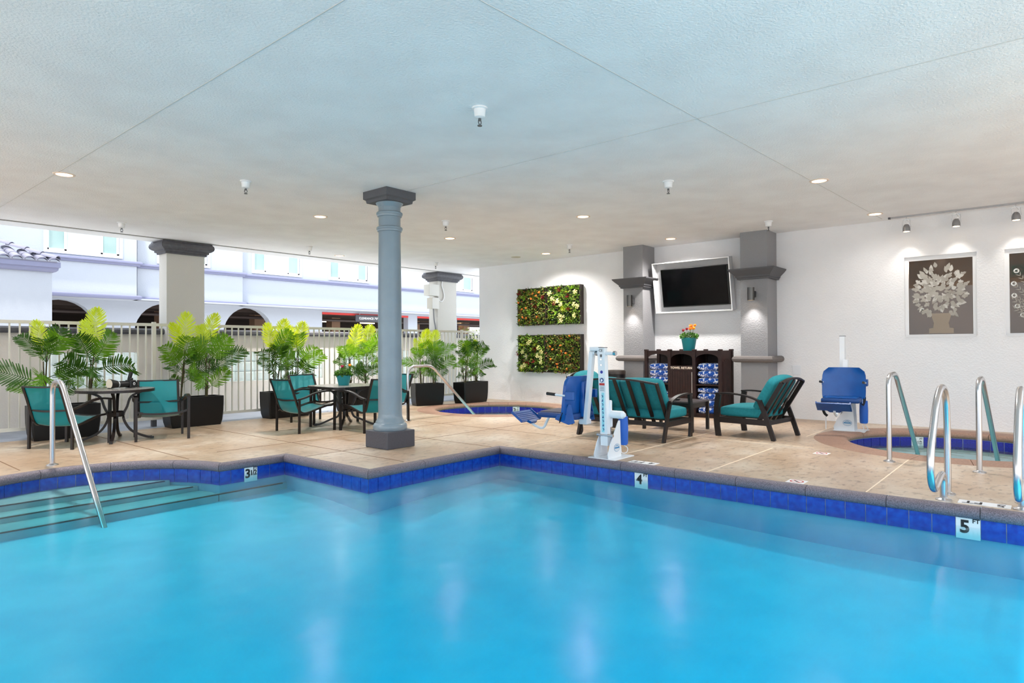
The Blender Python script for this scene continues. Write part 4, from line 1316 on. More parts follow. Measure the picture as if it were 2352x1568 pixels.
FR = {'d': [frond_mesh(M_LF_D, 1, 0.55), frond_mesh(M_LF_D, 2, 0.9, 0.19)], 'm': [frond_mesh(M_LF_M, 3, 0.40), frond_mesh(M_LF_M, 4, 0.7, 0.20)], 'y': [frond_mesh(M_LF_Y, 5, 0.12, 0.21), frond_mesh(M_LF_Y, 6, 0.22, 0.20)]}
M_STEM = mat('palm_stem', (58, 50, 34), 0.8, c2=(84, 78, 44), nscale=30)
def palm(label, loc, seed, top, bias=0.0, tips=2, spread=1.0):
    rs = random.Random(seed)
    t = thing('potted_palm', label, 'palm', loc, group='artificial palms in the planters')
    zs = 0.42-0.02
    S = top/1.30                                   # total height above the soil
    nst = 3
    tops = []
    for k in range(nst):
        a = rs.uniform(0, 2*PI); q = 0.05*spread
        hx, hy = q*math.cos(a), q*math.sin(a)
        h = S*(0.78-0.16*k)
        pts = catmull([(hx*.4, hy*.4, 0), (hx*.8, hy*.8, h*.5), (hx*1.6, hy*1.2, h)], 4)
        MB().tube(pts, 0.011, 6, scales=[1.2-0.6*i/(len(pts)-1) for i in range(len(pts))]).build('stem', M_STEM, t, smooth=60)
        tops.append((hx, hy))
    cdir = Vector((-loc[0], -loc[1], 0.2)).normalized()
    def add(kind, z, az, el, L):
        fy = math.sin(az)
        if fy > 0.1: L *= 1-0.55*fy
        hx, hy = rs.choice(tops)
        B = Matrix.Rotation(az, 4, 'Z') @ Matrix.Rotation(PI/2-el, 4, 'Y')
        best = max((abs((B @ Matrix.Rotation(q, 4, 'Z') @ Vector((1, 0, 0))).dot(cdir))*rs.uniform(.55, 1.0), q) for q in [-1.4+0.2*i for i in range(15)])
        M = Matrix.Translation((hx, hy, z)) @ B @ Matrix.Rotation(best[1], 4, 'Z') @ Matrix.Diagonal((L, L, L, 1))
        put('frond', rs.choice(FR[kind]), t, M=M)
    camaz = math.atan2(-loc[1], -loc[0])           # young fronds stand broadside to the open side
    for k in range(tips):
        add('y', S*rs.uniform(0.70, 0.78), camaz+PI*0.5*(1 if k % 2 else -1)+rs.uniform(-.5, .5), rs.uniform(1.28, 1.5), S*0.58)
    n1 = 5
    for k in range(n1):
        add(rs.choice('mmd'), S*rs.uniform(0.50, 0.68), bias+2*PI*k/n1+rs.uniform(-.35, .35), rs.uniform(0.75, 1.2), S*rs.uniform(.58, .70))
    n2 = 5
    for k in range(n2):
        add(rs.choice('dmd'), S*rs.uniform(0.32, 0.50), bias+0.5+2*PI*k/n2+rs.uniform(-.3, .3), rs.uniform(0.25, 0.8), S*rs.uniform(.56, .72))
    for k in range(3):
        add(rs.choice('ddm'), S*rs.uniform(0.12, 0.28), bias+1.0+2*PI*k/3+rs.uniform(-.5, .5), rs.uniform(0.45, 0.8), S*rs.uniform(.40, .52))
    return t
PZ = 0.405
PALMS = [((2.47, 10.30), 1.33, 21, 'leftmost potted palm, spreading behind the left sling chair', 1), ((2.97, 10.30), 1.33, 22, 'potted palm with two bright yellow top fronds above the round patio table', 2),
         ((4.20, 10.32), 1.31, 23, 'left palm of the planter beside the chair with the camera table', 2), ((4.60, 10.32), 1.33, 24, 'right palm of the planter beside the chair with the camera table', 3),
         ((5.82, 10.36), 1.27, 25, 'left palm of the planter behind the square table chairs', 2), ((6.22, 10.36), 1.29, 26, 'right palm of the planter behind the square table chairs', 3),
         ((7.33, 10.34), 1.24, 27, 'palm just left of the round column, behind the teal flower pot', 2), ((7.70, 10.34), 1.24, 28, 'palm partly hidden by the round column', 2),
         ((8.98, 10.14), 1.17, 29, 'left palm right of the round column, behind the hot tub handrail', 2), ((9.24, 10.04), 1.19, 30, 'right palm of the planter behind the hot tub handrail', 2),
         ((9.92, 9.79), 1.12, 31, 'left palm of the corner planter by the hot tub', 1), ((10.30, 9.82), 1.12, 32, 'rightmost potted palm, in the corner beside the white wall', 1)]
for (x, y), top, sd, lab, tips in PALMS:
    palm(lab, (x, y, PZ), sd, top, RN.uniform(0, 1), tips)

# ---------------------------------------------------------------- camera on the round table
t = thing('camera', 'black camera with a large pale-fronted lens hood lying on the round table', 'camera', (3.10, 9.46, 0.68), math.atan2(-0.62, 0.74)+1.0)   # local +x to the viewer's right
b = MB(); b.rbox(0.10, 0.19, -0.055, 0.055, 0.002, 0.105, 0.012, 2); b.rbox(0.115, 0.165, -0.03, 0.03, 0.10, 0.135, 0.010, 2); b.rbox(0.165, 0.215, -0.05, -0.005, 0.005, 0.085, 0.012, 2); b.build('camera_body', M_BLACK, t)
b = MB(); b.cyl((0.10, 0, 0.055), (-0.06, 0, 0.055), 0.042, 0.044, 20); b.build('lens_barrel', M_BLACK, t, smooth=40)
b = MB(); b.cyl((-0.03, 0, 0.055), (-0.045, 0, 0.055), 0.0455, seg=20); b.build('lens_ring', mat('silver_ring', (180, 186, 190), 0.3, metal=0.6), t, smooth=40)
b = MB(); b.cyl((-0.05, 0, 0.06), (-0.15, 0, 0.066), 0.045, 0.066, 24); b.build('lens_hood', M_BLACK, t, smooth=40)
b = MB(); b.cyl((-0.150, 0, 0.066), (-0.153, 0, 0.066), 0.062, seg=24); b.build('hood_cover', mat('pale_hood_front', (196, 188, 170), 0.7), t)
b = MB(); b.rbox(-0.018, 0.018, -0.02, 0.02, 0.0, 0.085, 0.006, 2, Matrix.Translation((0.13, 0, 0.13)) @ Matrix.Rotation(0.3, 4, 'Y')); b.build('flash_foot', M_BLACK, t)
b = MB(); b.tube(circle3 if False else [(0.155+0.012*math.cos(a), -0.057, 0.055+0.016*math.sin(a)) for a in [2*PI*k/12 for k in range(13)]], 0.003, 5); b.build('strap_ring', M_TRIMW, t)
b = MB(); b.sweep(catmull([(0.19, 0.0, 0.07), (0.24, -0.02, 0.02), (0.27, 0.0, 0.005), (0.32, 0.02, 0.004), (0.29, 0.05, 0.004), (0.22, 0.06, 0.004)], 4), rect(0.014, 0.003)); b.build('strap', M_BELT, t)

# ---------------------------------------------------------------- deep-seat lounge furniture (front = -y)
def lounge(label, wd, nsl, cushions, group=None, name='lounge_chair', cat='armchair'):
    h = wd/2; t = thing(name, label, cat, group=group)
    for s in (-1, 1):
        x = s*(h-0.022)
        MB().sweep(catmull([(x, -0.365, 0), (x, -0.39, 0.20), (x, -0.385, 0.40), (x, -0.36, 0.56)], 3), [(-.016, -.036), (.016, -.036), (.016, .036), (-.016, .036)], up=(0, 1, 0)).build('leg', M_BRONZE, t, smooth=40)
        MB().sweep(catmull([(x, 0.20, 0.50), (x, 0.26, 0.36), (x, 0.325, 0.18), (x, 0.385, 0.0)], 3), [(-.016, -.028), (.016, -.028), (.016, .028), (-.016, .028)], up=(0, 1, 0)).build('leg', M_BRONZE, t, smooth=40)
        MB().sweep(catmull([(x, -0.40, 0.565), (x, -0.25, 0.575), (x, -0.03, 0.56), (x, 0.12, 0.525), (x, 0.22, 0.48)], 4), rect(0.055, 0.02)).build('armrest', M_BRONZE, t, smooth=40)
        MB().box(x-0.014, x+0.014, -0.37, 0.30, 0.185, 0.255).build('side_rail', M_BRONZE, t)
    b = MB(); b.box(-h+0.04, h-0.04, -0.385, -0.355, 0.185, 0.255); b.build('front_rail', M_BRONZE, t)
    b = MB(); b.box(-h+0.04, h-0.04, 0.285, 0.315, 0.19, 0.245); b.build('rear_rail', M_BRONZE, t)
    zt = 0.735
    def bp(z):                                      # leaning back plane
        return 0.10+(z-0.20)*0.60
    hb = h-0.07
    for s in (-1, 1):
        MB().sweep([(s*hb, bp(0.20)+.05, 0.20), (s*hb, bp(zt)+.05, zt)], rect(0.026, 0.05), up=(0, 0, 1)).build('back_post', M_BRONZE, t)
    MB().sweep(catmull([(-hb, bp(zt)+.05, zt-0.005), (-hb*.5, bp(zt)+.06, zt+0.035), (0, bp(zt)+.065, zt+0.048), (hb*.5, bp(zt)+.06, zt+0.035), (hb, bp(zt)+.05, zt-0.005)], 5), rect(0.05, 0.022)).build('top_rail', M_BRONZE, t, smooth=40)
    for k in range(nsl):
        x = -hb+2*hb*(k+1)/(nsl+1)
        z1 = zt+0.04*(1-(x/hb)**2)
        MB().sweep([(x, bp(0.22)+.055, 0.22), (x, bp(z1)+.055, z1)], rect(0.05, 0.012), up=(0, 1, 0)).build('slat', M_BRONZE, t)
    n = cushions
    for k in range(n):
        x0 = -h+0.05+(wd-0.10)*k/n; x1 = -h+0.05+(wd-0.10)*(k+1)/n
        b = MB(); b.cushion(x0+.003, x1-.003, -0.37, 0.22, 0.262, 0.40, 0.045, 0.03); b.build('seat_cushion', M_TEALF, t, smooth=60)
        M = Matrix.Translation(((x0+x1)/2, bp(0.36)-0.045, 0.36)) @ Matrix.Rotation(-math.atan(0.60), 4, 'X')
        w2 = (x1-x0)/2-.003
        b = MB(); b.cushion(-w2, w2, -0.10, 0.028, 0.0, 0.46, 0.05, 0.03, M=M, arch=0.045*(1 if n == 1 else 0.35), axis='y'); b.build('back_cushion', M_TEALF, t, smooth=60)
    b = MB(); b.cushion(-h+.06, h-.06, bp(0.31)-0.06, bp(0.31)+.03, 0.27, 0.36, 0.02); b.build('lumbar_flap', M_TEALF, t, smooth=60)
    return t
lv = lounge('bronze-framed loveseat with teal cushions, seen from behind beside the pool lift', 1.32, 5, 2, name='loveseat', cat='sofa')
lv.location = (7.66, 4.38, 0); lv.rotation_euler = (0, 0, face(1, 0.0))
ac = lounge('teal-cushioned armchair right of the coffee table, turned away from the wall lift', 0.78, 3, 1, 'teal armchairs of the lounge set')
ac.location = (8.66, 3.08, 0); ac.rotation_euler = (0, 0, face(0.10, 1))
dup(ac, (8.57, 5.42, 0), face(0.05, -1), 'teal-cushioned armchair mostly hidden behind the pool lift and loveseat', 'teal armchairs of the lounge set')
t = thing('coffee_table', 'low bronze coffee table between the loveseat and the towel cabinet', 'table', (8.66, 4.26, 0))
MB().box(-0.28, 0.28, -0.39, 0.39, 0.405, 0.425).build('tabletop', mat('bronze_top', (74, 66, 68), 0.3), t)
b = MB(); b.box(-0.26, 0.26, -0.37, -0.35, 0.335, 0.405); b.box(-0.26, 0.26, 0.35, 0.37, 0.335, 0.405); b.box(-0.26, -0.24, -0.35, 0.35, 0.335, 0.405); b.box(0.24, 0.26, -0.35, 0.35, 0.335, 0.405); b.build('apron', M_BRONZE, t)
for sx in (-1, 1):
    for sy in (-1, 1):
        MB().box(sx*0.26-0.02, sx*0.26+0.02, sy*0.37-0.02, sy*0.37+0.02, 0, 0.405).build('leg', M_BRONZE, t)
t = thing('ashtray', 'small dark round ashtray on the coffee table', 'ashtray', (8.55, 4.20, 0.425))
MB().lathe([(0.05, 0.0), (0.065, 0.02), (0.055, 0.022), (0.045, 0.008), (0.002, 0.008)], 20).build('dish', M_BLACK, t, smooth=40)
# trash bin
t = thing('trash_bin', 'dark round trash bin against the left pilaster behind the loveseat', 'trash bin', (10.36, 6.30, 0))
b = MB(); b.lathe([(0.15, 0.0), (0.18, 0.68), (0.17, 0.70), (0.002, 0.70)], 24); b.build('bin_body', M_BLK, t, smooth=40)
b = MB(); b.lathe([(0.186, 0.69), (0.19, 0.74), (0.175, 0.765), (0.12, 0.765), (0.11, 0.74)], 24, caps=False); b.build('rim', mat('bin_rim', (52, 44, 40), 0.35), t, smooth=40)

# ---------------------------------------------------------------- towel cabinet
CBX, CBY, CBW, CBD, CBH = 10.30, 4.955, 1.42, 0.52, 1.12
tc = thing('towel_cabinet', 'dark brown towel cabinet lettered TOWEL RETURN below the television', 'cabinet', (CBX, CBY, 0))    # local: front = -x, y to the left
MTX = Matrix(((0, 0, -1, 0), (1, 0, 0, 0), (0, 1, 0, 0), (0, 0, 0, 1)))    # prism (a,b) -> (y,z), extruded towards -x
hw = CBW/2; PW = 0.055
ys = [-hw+PW/2+(CBW-PW)*k/3 for k in range(4)]
for i, y in enumerate(ys):
    for x, fin in ((0.0, 0), (CBD-PW, 1)):
        MB().box(x, x+PW, y-PW/2, y+PW/2, 0.0, CBH).build('post', M_WOODP, tc)
        b = MB(); b.rbox(x-0.006, x+PW+0.006, y-PW/2-0.006, y+PW/2+0.006, CBH, CBH+0.03, 0.008, 2); b.build('finial', M_WOODP, tc)
MB().box(0.01, CBD-0.01, -hw+0.01, hw-0.01, CBH-0.012, CBH+0.006).build('top_board', M_WOODP, tc)
MB().box(CBD-0.03, CBD-0.01, -hw+PW, hw-PW, 0.05, CBH-0.012).build('back_board', mat('cabinet_back', (36, 22, 20), 0.7), tc)
MB().box(0.01, CBD-0.03, -hw+PW, hw-PW, 0.03, 0.05).build('floor_board', M_WOODP, tc)
MB().box(0.012, 0.03, -hw+PW, hw-PW, 0.0, 0.07).build('plinth_board', M_WOODP, tc)
for i in range(3):
    y0, y1 = ys[i]+PW/2, ys[i+1]-PW/2; yc = (y0+y1)/2; w2 = (y1-y0)/2
    P = [(y0, CBH-0.012), (y0, CBH-0.13)]+[(yc-w2*math.cos(a)*0.98, CBH-0.13+0.08*math.sin(a)) for a in [PI*k/10 for k in range(11)]]+[(y1, CBH-0.13), (y1, CBH-0.012)]
    MB(MTX).prism(P, 0.02, z0=-0.035).build('arch_board', M_WOODP, tc)
for i in (1, 2):
    MB().box(0.03, CBD-0.03, ys[i]-0.01, ys[i]+0.01, 0.05, CBH-0.02).build('divider', M_WOODP, tc)
for i in (0, 2):
    MB().box(0.015, CBD-0.03, ys[i]+PW/2, ys[i+1]-PW/2, 0.535, 0.555).build('shelf', M_WOODP, tc)
# hinged door with beaded boards in the middle bay
y0, y1 = ys[1]+PW/2+0.004, ys[2]-PW/2-0.004
dr = MB().box(0.004, 0.016, y0, y1, 0.08, 0.87).build('door', M_WOODP, tc)
for k in range(7):
    a = y0+0.03+(y1-y0-0.06)*k/7; c = y0+0.03+(y1-y0-0.06)*(k+1)/7
    b = MB(); b.rbox(-0.002, 0.006, a+0.002, c-0.002, 0.12, 0.78, 0.003, 1); b.build('bead_board', M_WOODP, dr)
b = MB(); b.box(-0.004, 0.006, y0, y1, 0.78, 0.87); b.box(-0.004, 0.006, y0, y0+0.03, 0.08, 0.78); b.box(-0.004, 0.006, y1-0.03, y1, 0.08, 0.78); b.box(-0.004, 0.006, y0+0.03, y1-0.03, 0.08, 0.12); b.build('door_frame', M_WOODP, dr)
put('lettering', text_mesh('TOWEL RETURN', 0.052, mat('cream_letter', (240, 226, 208), 0.6), 0.0016, spacing=1.03), dr, M=frame((-0.0055, (y0+y1)/2, 0.828), (0, -1, 0), (0, 0, 1)))
MB().box(-0.008, -0.003, y0-0.002, y0+0.006, 0.22, 0.76).build('edge_strip', mat('pale_edge', (214, 206, 200), 0.4), dr)
# beaded side panel facing the hot tub
yS = -hw
b = MB()
b.box(PW, CBD-PW, yS+0.012, yS+0.03, 0.05, CBH-0.012); b.build('side_board', M_WOODP, tc)
for k in range(6):
    a = PW+0.03+(CBD-2*PW-0.06)*k/6; c = PW+0.03+(CBD-2*PW-0.06)*(k+1)/6
    u = abs((k+0.5)/6*2-1)
    b = MB(); b.rbox(a+.002, c-.002, yS+0.004, yS+0.014, 0.09, CBH-0.13-0.06*u*u, 0.003, 1); b.build('bead_board', M_WOODP, tc)
# towels: each folded towel is a thing
def mat_towel():
    m = bpy.data.materials.new('patterned_towel'); m.use_nodes = True; nt = m.node_tree; b = nt.nodes['Principled BSDF']
    tcn = nt.nodes.new('ShaderNodeTexCoord'); n = nt.nodes.new('ShaderNodeTexNoise'); n.inputs['Scale'].default_value = 21; n.inputs['Detail'].default_value = 1.5; n.inputs['Distortion'].default_value = 1.2
    r = nt.nodes.new('ShaderNodeValToRGB'); r.color_ramp.interpolation = 'CONSTANT'; e = r.color_ramp.elements
    e[0].position = 0.0; e[0].color = rgba((28, 80, 168)); e[1].position = 0.51; e[1].color = rgba((232, 236, 244))
    nt.links.new(tcn.outputs['Object'], n.inputs['Vector']); nt.links.new(n.outputs['Fac'], r.inputs['Fac']); nt.links.new(r.outputs['Color'], b.inputs['Base Color'])
    b.inputs['Roughness'].default_value = 0.95
    return m
M_TOWEL = mat_towel()
def towel(label, y, z, L, h, seed, depth=0.36):
    rs = random.Random(seed)
    t = thing('towel', label, 'towel', (CBX+0.05+depth/2, CBY+y, z), rs.uniform(-.02, .02), group='blue patterned towels in the cabinet')
    # a folded strip: rolled fold on the -y/+y ends, seen as a thick rounded slab with layers
    b = MB(); n = 3
    b.cushion(-depth/2, depth/2, -L/2, L/2, 0.0, h, h*0.40, 0.0, n=5); b.build('fold', M_TOWEL, t, smooth=60)
    b = MB(); b.cushion(-depth/2-0.012, depth/2-0.02, -L/2+0.01, L/2-rs.uniform(0.0, .05), h*0.25, h*0.62, h*0.17, 0.0, n=4); b.build('inner_fold', M_TOWEL, t, smooth=60)
    return t
BY_ = [(ys[i]+ys[i+1])/2 for i in range(3)]; TL = ys[1]-ys[0]-PW-0.012
k = 0
for nm, yb, z0, hs in (('upper right bay', BY_[0], 0.555, [(.115, 'bottom'), (.115, 'middle'), (.125, 'top')]), ('upper left bay', BY_[2], 0.555, [(.115, 'bottom'), (.115, 'middle'), (.11, 'top')]),
                       ('lower right bay', BY_[0], 0.05, [(.12, 'bottom'), (.12, 'second'), (.115, 'third'), (.09, 'top')]), ('lower left bay', BY_[2], 0.05, [(.12, 'bottom'), (.12, 'second'), (.11, 'top')])):
    z = z0
    for h, w_ in hs:
        towel('blue patterned folded towel, %s of the stack in the cabinet %s' % (w_, nm), yb, z, TL, h, 40+k); z += h+0.001; k += 1

# ---------------------------------------------------------------- television in its white box
TVW, TVH, TVD = 1.46, 0.93, 0.26
TY, TZ = 5.015, 1.815
tilt = math.radians(9.5)
yy = (0, -1, 0); nrm = Vector((-math.cos(tilt), 0, -math.sin(tilt))); upd = Vector((-math.sin(tilt), 0, math.cos(tilt)))
# local: x to the viewer's right (-y), y up along the tilted face, z out of the wall
TVM = frame((UW-0.185, TY, TZ), yy, upd)
tv = thing('television_box', 'white tilted television enclosure hanging between the grey pilasters', 'enclosure', (UW, TY, TZ))
b = MB(); tk = 0.015; D = TVD
L_ = Matrix.Translation((-UW, -TY, -TZ)) @ TVM
for a in ((-TVW/2, TVW/2, 0, tk), (-TVW/2, TVW/2, TVH-tk, TVH)):
    b.box(a[0], a[1], a[2], a[3], -D+0.10, 0.0, L_)
for s in (-1, 1):
    x0, x1 = sorted((s*TVW/2, s*(TVW/2-tk))); b.box(x0, x1, tk, TVH-tk, -D+0.10, 0.0, L_)
b.build('frame', M_TRIMW, tv)
MB().box(-TVW/2+tk, TVW/2-tk, tk, TVH-tk, -D+0.10, -D+0.115, L_).build('back_panel', mat('tv_back_grey', (190, 190, 192), 0.6), tv)
M_ACR = mat_clear('acrylic_cover', 0.006, (0.98, 0.98, 0.98), 0.0)
MB().box(-TVW/2+tk, TVW/2-tk, tk, TVH-tk, -0.012, -0.008, L_).build('acrylic_cover', M_ACR, tv)
b = MB(); b.box(-0.15, 0.15, TVH*0.3, TVH*0.7, -D-0.06, -D+0.10, L_); b.box(-0.1, 0.1, TVH*0.4, TVH*0.6, -D-0.09, -D, L_); b.build('wall_bracket', M_DGREY, tv)
t2 = thing('television', 'black flat-screen television inside the white wall box', 'television', (UW, TY, TZ))
b = MB(); b.rbox(-0.60, 0.665, 0.10, 0.80, -0.12, -0.065, 0.006, 1, L_); b.build('casing', M_BLACK, t2)
MB().box(-0.588, 0.653, 0.118, 0.790, -0.066, -0.0635, L_).build('screen', mat('tv_screen', (3, 3, 4), 0.25, spec=0.05), t2)
MB().box(-0.3, 0.3, 0.3, 0.6, -0.148, -0.12, L_).build('mount', M_DGREY, t2)

# ---------------------------------------------------------------- living wall panels
M_G = [mat_leaf('moss_dark', (56, 84, 26), 0.2), mat_leaf('leaf_bright', (132, 170, 52), 0.25), mat_leaf('leaf_olive', (136, 136, 68), 0.25), mat_leaf('leaf_rust', (146, 82, 46), 0.2)]
M_LIME = mat_leaf('lime_spike', (176, 190, 52), 0.25); M_CRM = mat('cream_bloom', (228, 220, 150), 0.7); M_ORG = mat('orange_bloom', (214, 120, 40), 0.7); M_RUB = mat_leaf('ruby_spike', (130, 40, 40), 0.2)
def spike_mesh(name, m, n, L, wd, seed):
    rs = random.Random(seed); b = MB()
    for k in range(n):
        a = rs.uniform(0, 2*PI); e = rs.uniform(0.25, 1.3); d = Vector((math.cos(a)*math.cos(e), math.sin(a)*math.cos(e), math.sin(e)))*L*rs.uniform(.7, 1.1); s = d.orthogonal().normalized()*wd
        b.f([b.v(-s*.6), b.v(s*.6), b.v(d*.55+s), b.v(d), b.v(d*.55-s)])
    return b.mesh(name, m)
def blob_mesh(name, m, n, R, r, seed):
    rs = random.Random(seed); b = MB()
    for k in range(n):
        a = rs.uniform(0, 2*PI); q = R*math.sqrt(rs.random()); b.ball((q*math.cos(a), q*math.sin(a), rs.uniform(0, .025)), r*rs.uniform(.7, 1.2), u=6, vv=4)
    return b.mesh(name, m)
SPM = {'lime': spike_mesh('lime_rosette', M_LIME, 16, .10, .007, 1), 'ruby': spike_mesh('ruby_rosette', M_RUB, 18, .10, .008, 2), 'cream': blob_mesh('cream_blooms', M_CRM, 14, .05, .014, 3), 'orange': blob_mesh('orange_flower', M_ORG, 5, .022, .018, 4), 'green': spike_mesh('green_rosette', M_G[1], 18, .09, .011, 5), 'pale': spike_mesh('pale_rosette', mat_leaf('pale_spike', (196, 200, 150), .25), 18, .11, .005, 6)}
def living_wall(label, y0, y1, z0, z1, seed, kind, feats):
    rs = random.Random(seed); D = 0.13
    t = thing('living_wall_panel', label, 'plant panel', (UW, (y0+y1)/2, z0), group=None)
    hw_ = (y1-y0)/2; H = z1-z0
    b = MB(); k = 0.02
    b.box(-D, 0, -hw_, -hw_+k, 0, H); b.box(-D, 0, hw_-k, hw_, 0, H); b.box(-D, 0, -hw_+k, hw_-k, 0, k); b.box(-D, 0, -hw_+k, hw_-k, H-k, H)
    b.build('frame', mat('panel_frame', (44, 34, 28), 0.6), t)
    MB().box(-D+0.03, -0.005, -hw_+k, hw_-k, k, H-k).build('backing', mat('panel_soil', (24, 24, 14), 0.9), t)
    for mi, n in enumerate({'green': (700, 700, 150, 40), 'olive': (500, 320, 650, 170)}[kind]):
        b = MB()
        for q in range(n):
            y = rs.uniform(-hw_+.01, hw_-.01); z = rs.uniform(.01, H-.01)
            p = Vector((-D+0.035-rs.uniform(0, .05), y, z)); d = Vector((-rs.uniform(.3, 1), rs.uniform(-1, 1), rs.uniform(-.9, 1))).normalized()*rs.uniform(.04, .085); s = d.orthogonal().normalized()*0.012
            s = Matrix.Rotation(rs.uniform(0, PI), 3, d) @ s
            b.f([b.v(p), b.v(p+d*.5+s), b.v(p+d), b.v(p+d*.5-s)])
        b.build('foliage', M_G[mi], t, kind='stuff')
    Rm = Matrix.Rotation(-PI/2, 4, 'Y')             # local +z of the cluster points into the room
    for nm, u, v in feats:                          # u: 0 left..1 right as seen, v: 0 bottom..1 top
        y = hw_-u*2*hw_; z = v*H
        put(SPM[nm].name.split('.')[0], SPM[nm], t, M=Matrix.Translation((-D-0.015, y, z)) @ Matrix.Rotation(rs.uniform(0, 6), 4, 'X') @ Rm)
    return t
living_wall('upper left living-wall panel, olive foliage with many orange flowers', 8.375, 9.17, 1.68, 2.485, 1, 'olive',
            [('orange', .20, .22), ('orange', .33, .20), ('orange', .70, .22), ('orange', .17, .45), ('orange', .34, .48), ('orange', .52, .72), ('orange', .56, .86), ('orange', .80, .87), ('ruby', .12, .88), ('ruby', .95, .74), ('ruby', .66, .50), ('green', .45, .35), ('orange', .68, .80), ('green', .25, .75), ('orange', .06, .62), ('orange', .08, .15)])
living_wall('upper right living-wall panel, green foliage with cream blooms and ruby spikes', 7.49, 8.335, 1.68, 2.495, 2, 'green',
            [('cream', .10, .80), ('cream', .18, .66), ('cream', .24, .58), ('cream', .36, .62), ('cream', .42, .52), ('cream', .88, .80), ('cream', .85, .50), ('cream', .92, .44), ('cream', .50, .18), ('cream', .38, .22), ('cream', .86, .22), ('cream', .44, .08), ('ruby', .42, .90), ('ruby', .68, .72), ('ruby', .26, .55), ('ruby', .70, .38), ('lime', .62, .82), ('lime', .55, .36), ('lime', .08, .22), ('lime', .50, .42), ('green', .3, .3), ('green', .8, .92)])
living_wall('lower left living-wall panel, green foliage with pale spiky leaves', 8.41, 9.16, 0.66, 1.465, 3, 'green',
            [('cream', .48, .86), ('cream', .42, .76), ('cream', .80, .66), ('cream', .88, .55), ('cream', .76, .45), ('cream', .86, .38), ('cream', .90, .28), ('cream', .18, .55), ('cream', .16, .12), ('cream', .28, .2), ('pale', .36, .45), ('ruby', .40, .26), ('ruby', .66, .62), ('ruby', .64, .30), ('ruby', .02, .5), ('lime', .20, .74), ('lime', .70, .76), ('green', .55, .62), ('lime', .18, .06)])
living_wall('lower right living-wall panel, muted olive succulents with small orange flowers', 7.49, 8.36, 0.66, 1.465, 4, 'olive',
            [('orange', .72, .95), ('orange', .12, .68), ('orange', .44, .72), ('orange', .46, .56), ('orange', .60, .52), ('orange', .72, .45), ('orange', .16, .36), ('orange', .34, .22), ('orange', .34, .14), ('orange', .62, .10), ('green', .42, .44), ('green', .2, .8), ('orange', .20, .62), ('green', .66, .8)])

# ---------------------------------------------------------------- steel handrails
RR = 0.0242
def flange(p, parent):
    b = MB(); b.lathe([(0.055, 0.0), (0.055, 0.008), (0.032, 0.016), (0.026, 0.022), (0.020, 0.022)], 20, p); b.build('flange', M_STEEL, parent, smooth=40)
def handrail(label, loc, pts, fl=((0, 0, 0),)):
    t = thing('handrail', label, 'handrail', loc)
    b = MB(); b.tube(fillet(pts[0], pts[1], 7), RR, 12); b.build('rail', M_STEEL, t, smooth=60)
    for f in fl:
        flange(f, t)
    return t
handrail('steel handrail leading down the rounded pool steps at the left', (1.97, 7.94, 0),
         ([(0, 0, 0), (0, -0.01, 0.865), (0.0, -0.32, 0.875), (0.02, -1.50, -0.40)], [0, .14, .12, 0]))
handrail('steel handrail of the far hot tub, starting behind the round column', (6.93, 8.17, 0),
         ([(0, 0, 0), (0.0, 0, 0.89), (0.53, 0, 0.895), (1.74, 0.10, -0.10), (1.95, 0.12, -0.30)], [0, .16, .14, .0, 0]))
handrail('left steel handrail of the hot tub by the etched windows', (7.54, 1.34, 0),
         ([(0, 0, 0), (0.0, 0, 0.885), (0.36, 0, 0.895), (1.75, 0, -0.16), (1.95, 0, -0.32)], [0, .12, .10, 0, 0]))
handrail('right steel handrail of the hot tub by the etched windows', (7.42, 0.58, 0),
         ([(0, 0, 0), (0.0, 0, 0.86), (0.36, 0, 0.87), (1.85, -0.03, -0.16), (2.05, -0.03, -0.32)], [0, .12, .10, 0, 0]))
def ladder_rail(label, y, x=6.18):
    handrail(label, (x, y, 0), ([(0.0, 0, 0), (0.0, 0, 0.55), (-0.06, 0, 0.82), (-0.30, 0, 0.89), (-0.55, 0, 0.80), (-0.88, 0, 0.46), (-0.90, 0, 0.26), (-0.74, 0, 0.15), (-0.42, 0, 0.21), (-0.26, 0, 0.21), (-0.25, 0, 0.0)], [0, .12, .14, .16, .16, .16, .12, .14, .10, .10, 0]),
             ((0, 0, 0), (-0.25, 0, 0)))
ladder_rail('curled steel grab rail at the pool edge, left one of the pair', 0.69)
ladder_rail('curled steel grab rail at the pool edge cut by the right border', 0.215)

